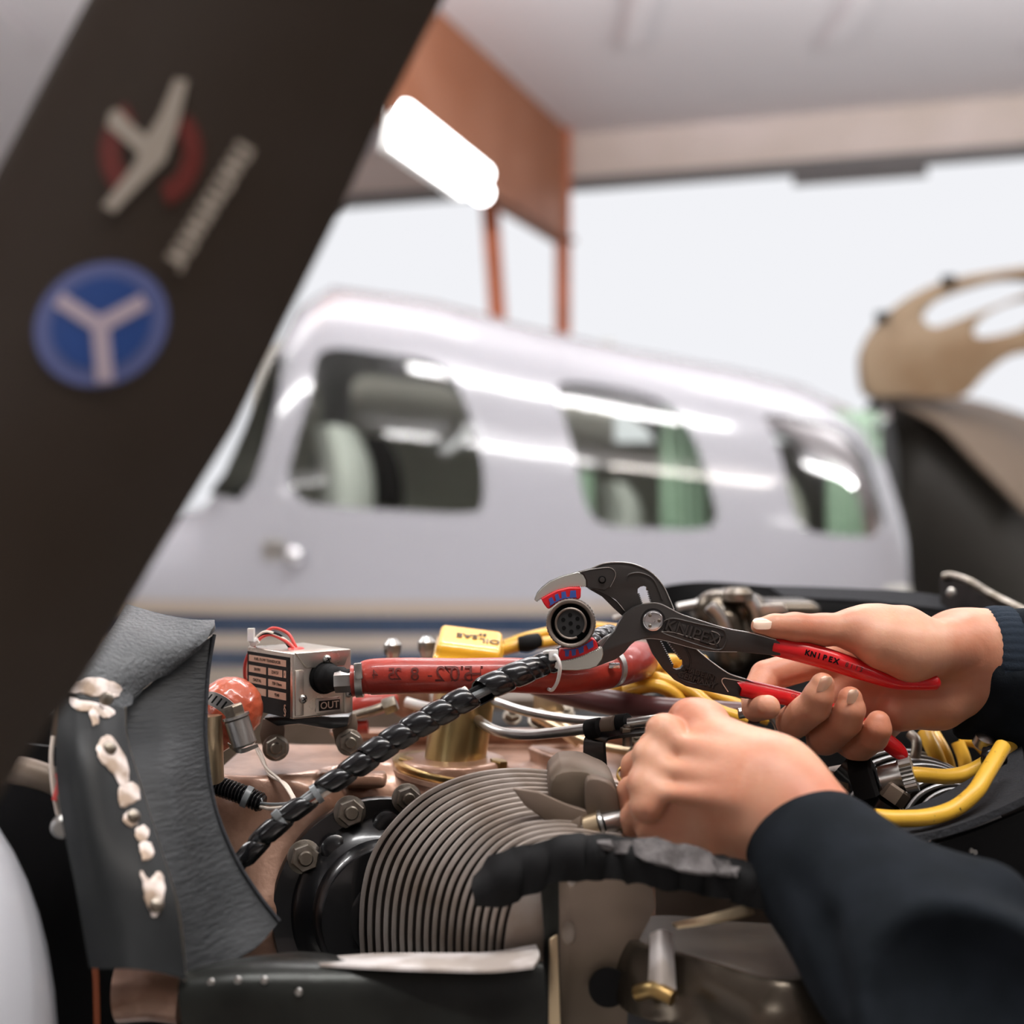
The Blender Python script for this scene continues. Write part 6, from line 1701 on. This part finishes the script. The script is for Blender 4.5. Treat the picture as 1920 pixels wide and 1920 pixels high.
# sweatshirt: near sleeve, far sleeve, torso in one garment
swV, swF = [], []
def add_sw(V, F):
    n_ = sum(len(v) for v in swV); swV.append(V); swF.append(F + n_)
S1 = SG(np.array([.06, .36, 1.06]), np.array([.50, .72, 1.42]), .003)
S1.cone((1466, 1520, .648, 92), (1560, 1640, .618, 128), .01)
S1.cone((1560, 1640, .618, 128), (1700, 1790, .575, 165), .02)
S1.cone((1700, 1790, .575, 165), (1860, 1960, .52, 205), .03)
S1.wcone(at(1860, 1960, .52), (.30, .40, 1.20), .044, .062, .03)
S1.wcone((.30, .40, 1.20), (.48, .32, 1.33), .062, .07, .03)
S1.cone((1700, 1660, .60, 40), (1860, 1690, .57, 70), .02)          # folds bunching above the forearm
S1.cone((1600, 1745, .575, 34), (1700, 1640, .585, 34), .012)
sl, Pn = S1.sub(arr(1830, 1886, .474), arr(1830, 1886, .474), .09); d_ = -sd_ell(Pn, arr(1830, 1890, .474), (.0520, .062, .0520)); S1.D[sl] = -smin(-S1.D[sl], -d_, .0035)
def fold(S_, pts, r_, k): S_.carve(pts, r_, k)
fold(S1, [(1480, 1640, .585), (1540, 1740, .560), (1560, 1860, .54)], .004, .01)
# open cuff: hollow out the sleeve end along the wrist
A_, B_ = pts3((1372, 1440, .672)), pts3((1475, 1528, .646))
sl, Pn = S1.sub(A_, B_, .06); d_ = -sd_cone(Pn, A_, B_, .0262, .0238); S1.D[sl] = np.maximum(S1.D[sl], d_)
add_sw(*S1.mesh(3))
S2 = SG(np.array([.27, .62, 1.20]), np.array([.66, .92, 1.50]), .003)
S2.wcone(at(1868, 1240, .797), (.46, .78, 1.352), .0325, .046, .01)
S2.wcone((.46, .78, 1.352), (.56, .74, 1.36), .05, .058, .02)
for i_ in range(4): S2.carve([(1890 + i_ * 26, 1150, .78), (1886 + i_ * 26, 1240, .765), (1892 + i_ * 26, 1330, .78)], .0025, .005)
S2.cone((1870, 1290, .80, 76), (1800, 1372, .80, 14), .02)           # slack of the cuff hanging below the wrist
S2.cone((1880, 1330, .80, 60), (1960, 1360, .80, 80), .02)
add_sw(*S2.mesh(2))
S3 = SG(np.array([.36, .14, .80]), np.array([.92, .86, 1.58]), .007)
S3.wcone((.66, .45, 1.38), (.68, .45, .92), .15, .15, .03)
S3.wcone((.63, .30, 1.42), (.65, .60, 1.42), .085, .085, .05)
S3.wcone((.63, .30, 1.42), (.46, .33, 1.32), .08, .072, .03)
S3.wcone((.64, .62, 1.42), (.54, .745, 1.355), .08, .055, .03)
S3.wcone((.645, .45, 1.46), (.645, .45, 1.50), .075, .066, .02)
add_sw(*S3.mesh(2))
V = np.concatenate(swV); F = np.concatenate(swF)
mk('sweatshirt', V, F.tolist(), 'cloth', per, autosmooth=180)
# ribbed cuff of the far sleeve
cuA, cuB = at(1846, 1238, .797), at(1884, 1240, .797); cud = (cuB - cuA).normalized(); x_, y_, z_ = frame(cud)
vs = []; fs = []; n_ = 120
for h_, r_ in ((-.001, .0285), (-.002, .031), (.001, .0335), (.006, .0345), (.014, .0345)):
    for i in range(n_):
        a = 2 * math.pi * i / n_; q = r_ + (.0007 if i % 3 == 0 else 0)
        vs.append(cuA + cud * h_ + x_ * math.cos(a) * q * .92 + y_ * math.sin(a) * q * (1.0 + .02 * math.sin(a * 3)))
for k_ in range(4):
    for i in range(n_): j = (i + 1) % n_; fs.append((k_ * n_ + i, k_ * n_ + j, (k_ + 1) * n_ + j, (k_ + 1) * n_ + i))
mk('ribbed_cuff', vs, fs, 'cloth_rib', per, autosmooth=180)
T_ = SG(np.array([.46, .18, .0]), np.array([.90, .72, 1.0]), .010)
for y in (.35, .55):
    T_.wcone((.68, y, .90), (.66, y, .50), .105, .078, .04); T_.wcone((.66, y, .50), (.68, y, .09), .075, .062, .02)
T_.wcone((.68, .36, .92), (.68, .54, .92), .12, .12, .04)
Vt, Ft = T_.mesh(2); mk('trousers', Vt, Ft.tolist(), 'trousers', per, autosmooth=180)
for y in (.35, .55):
    B2 = SG(np.array([.45, y - .09, -.01]), np.array([.85, y + .09, .2]), .008)
    B2.wcone((.72, y, .055), (.53, y, .045), .052, .044, .02); B2.wcone((.70, y, .06), (.69, y, .12), .05, .052, .02)
    Vt, Ft = B2.mesh(1); Vt[:, 2] = np.maximum(Vt[:, 2], 0.001); mk('shoe', Vt, Ft.tolist(), 'black_rubber', per, autosmooth=180)
Hh = SG(np.array([.44, .33, 1.55]), np.array([.74, .57, 1.84]), .006)
Hh.ell(hc + np.array([.022, 0, .035]), (.098, .083, .108), .01); Hh.ell(hc + np.array([-.02, 0, .09]), (.07, .066, .045), .02)
sl, Pn = Hh.sub(hc, hc, .3); d_ = -sd_ell(Pn, hc + np.array([-.085, 0, -.06]), (.12, .14, .125)); Hh.D[sl] = np.maximum(Hh.D[sl], d_)
Vt, Ft = Hh.mesh(1); mk('hair', Vt, Ft.tolist(), 'hair', per, autosmooth=180)
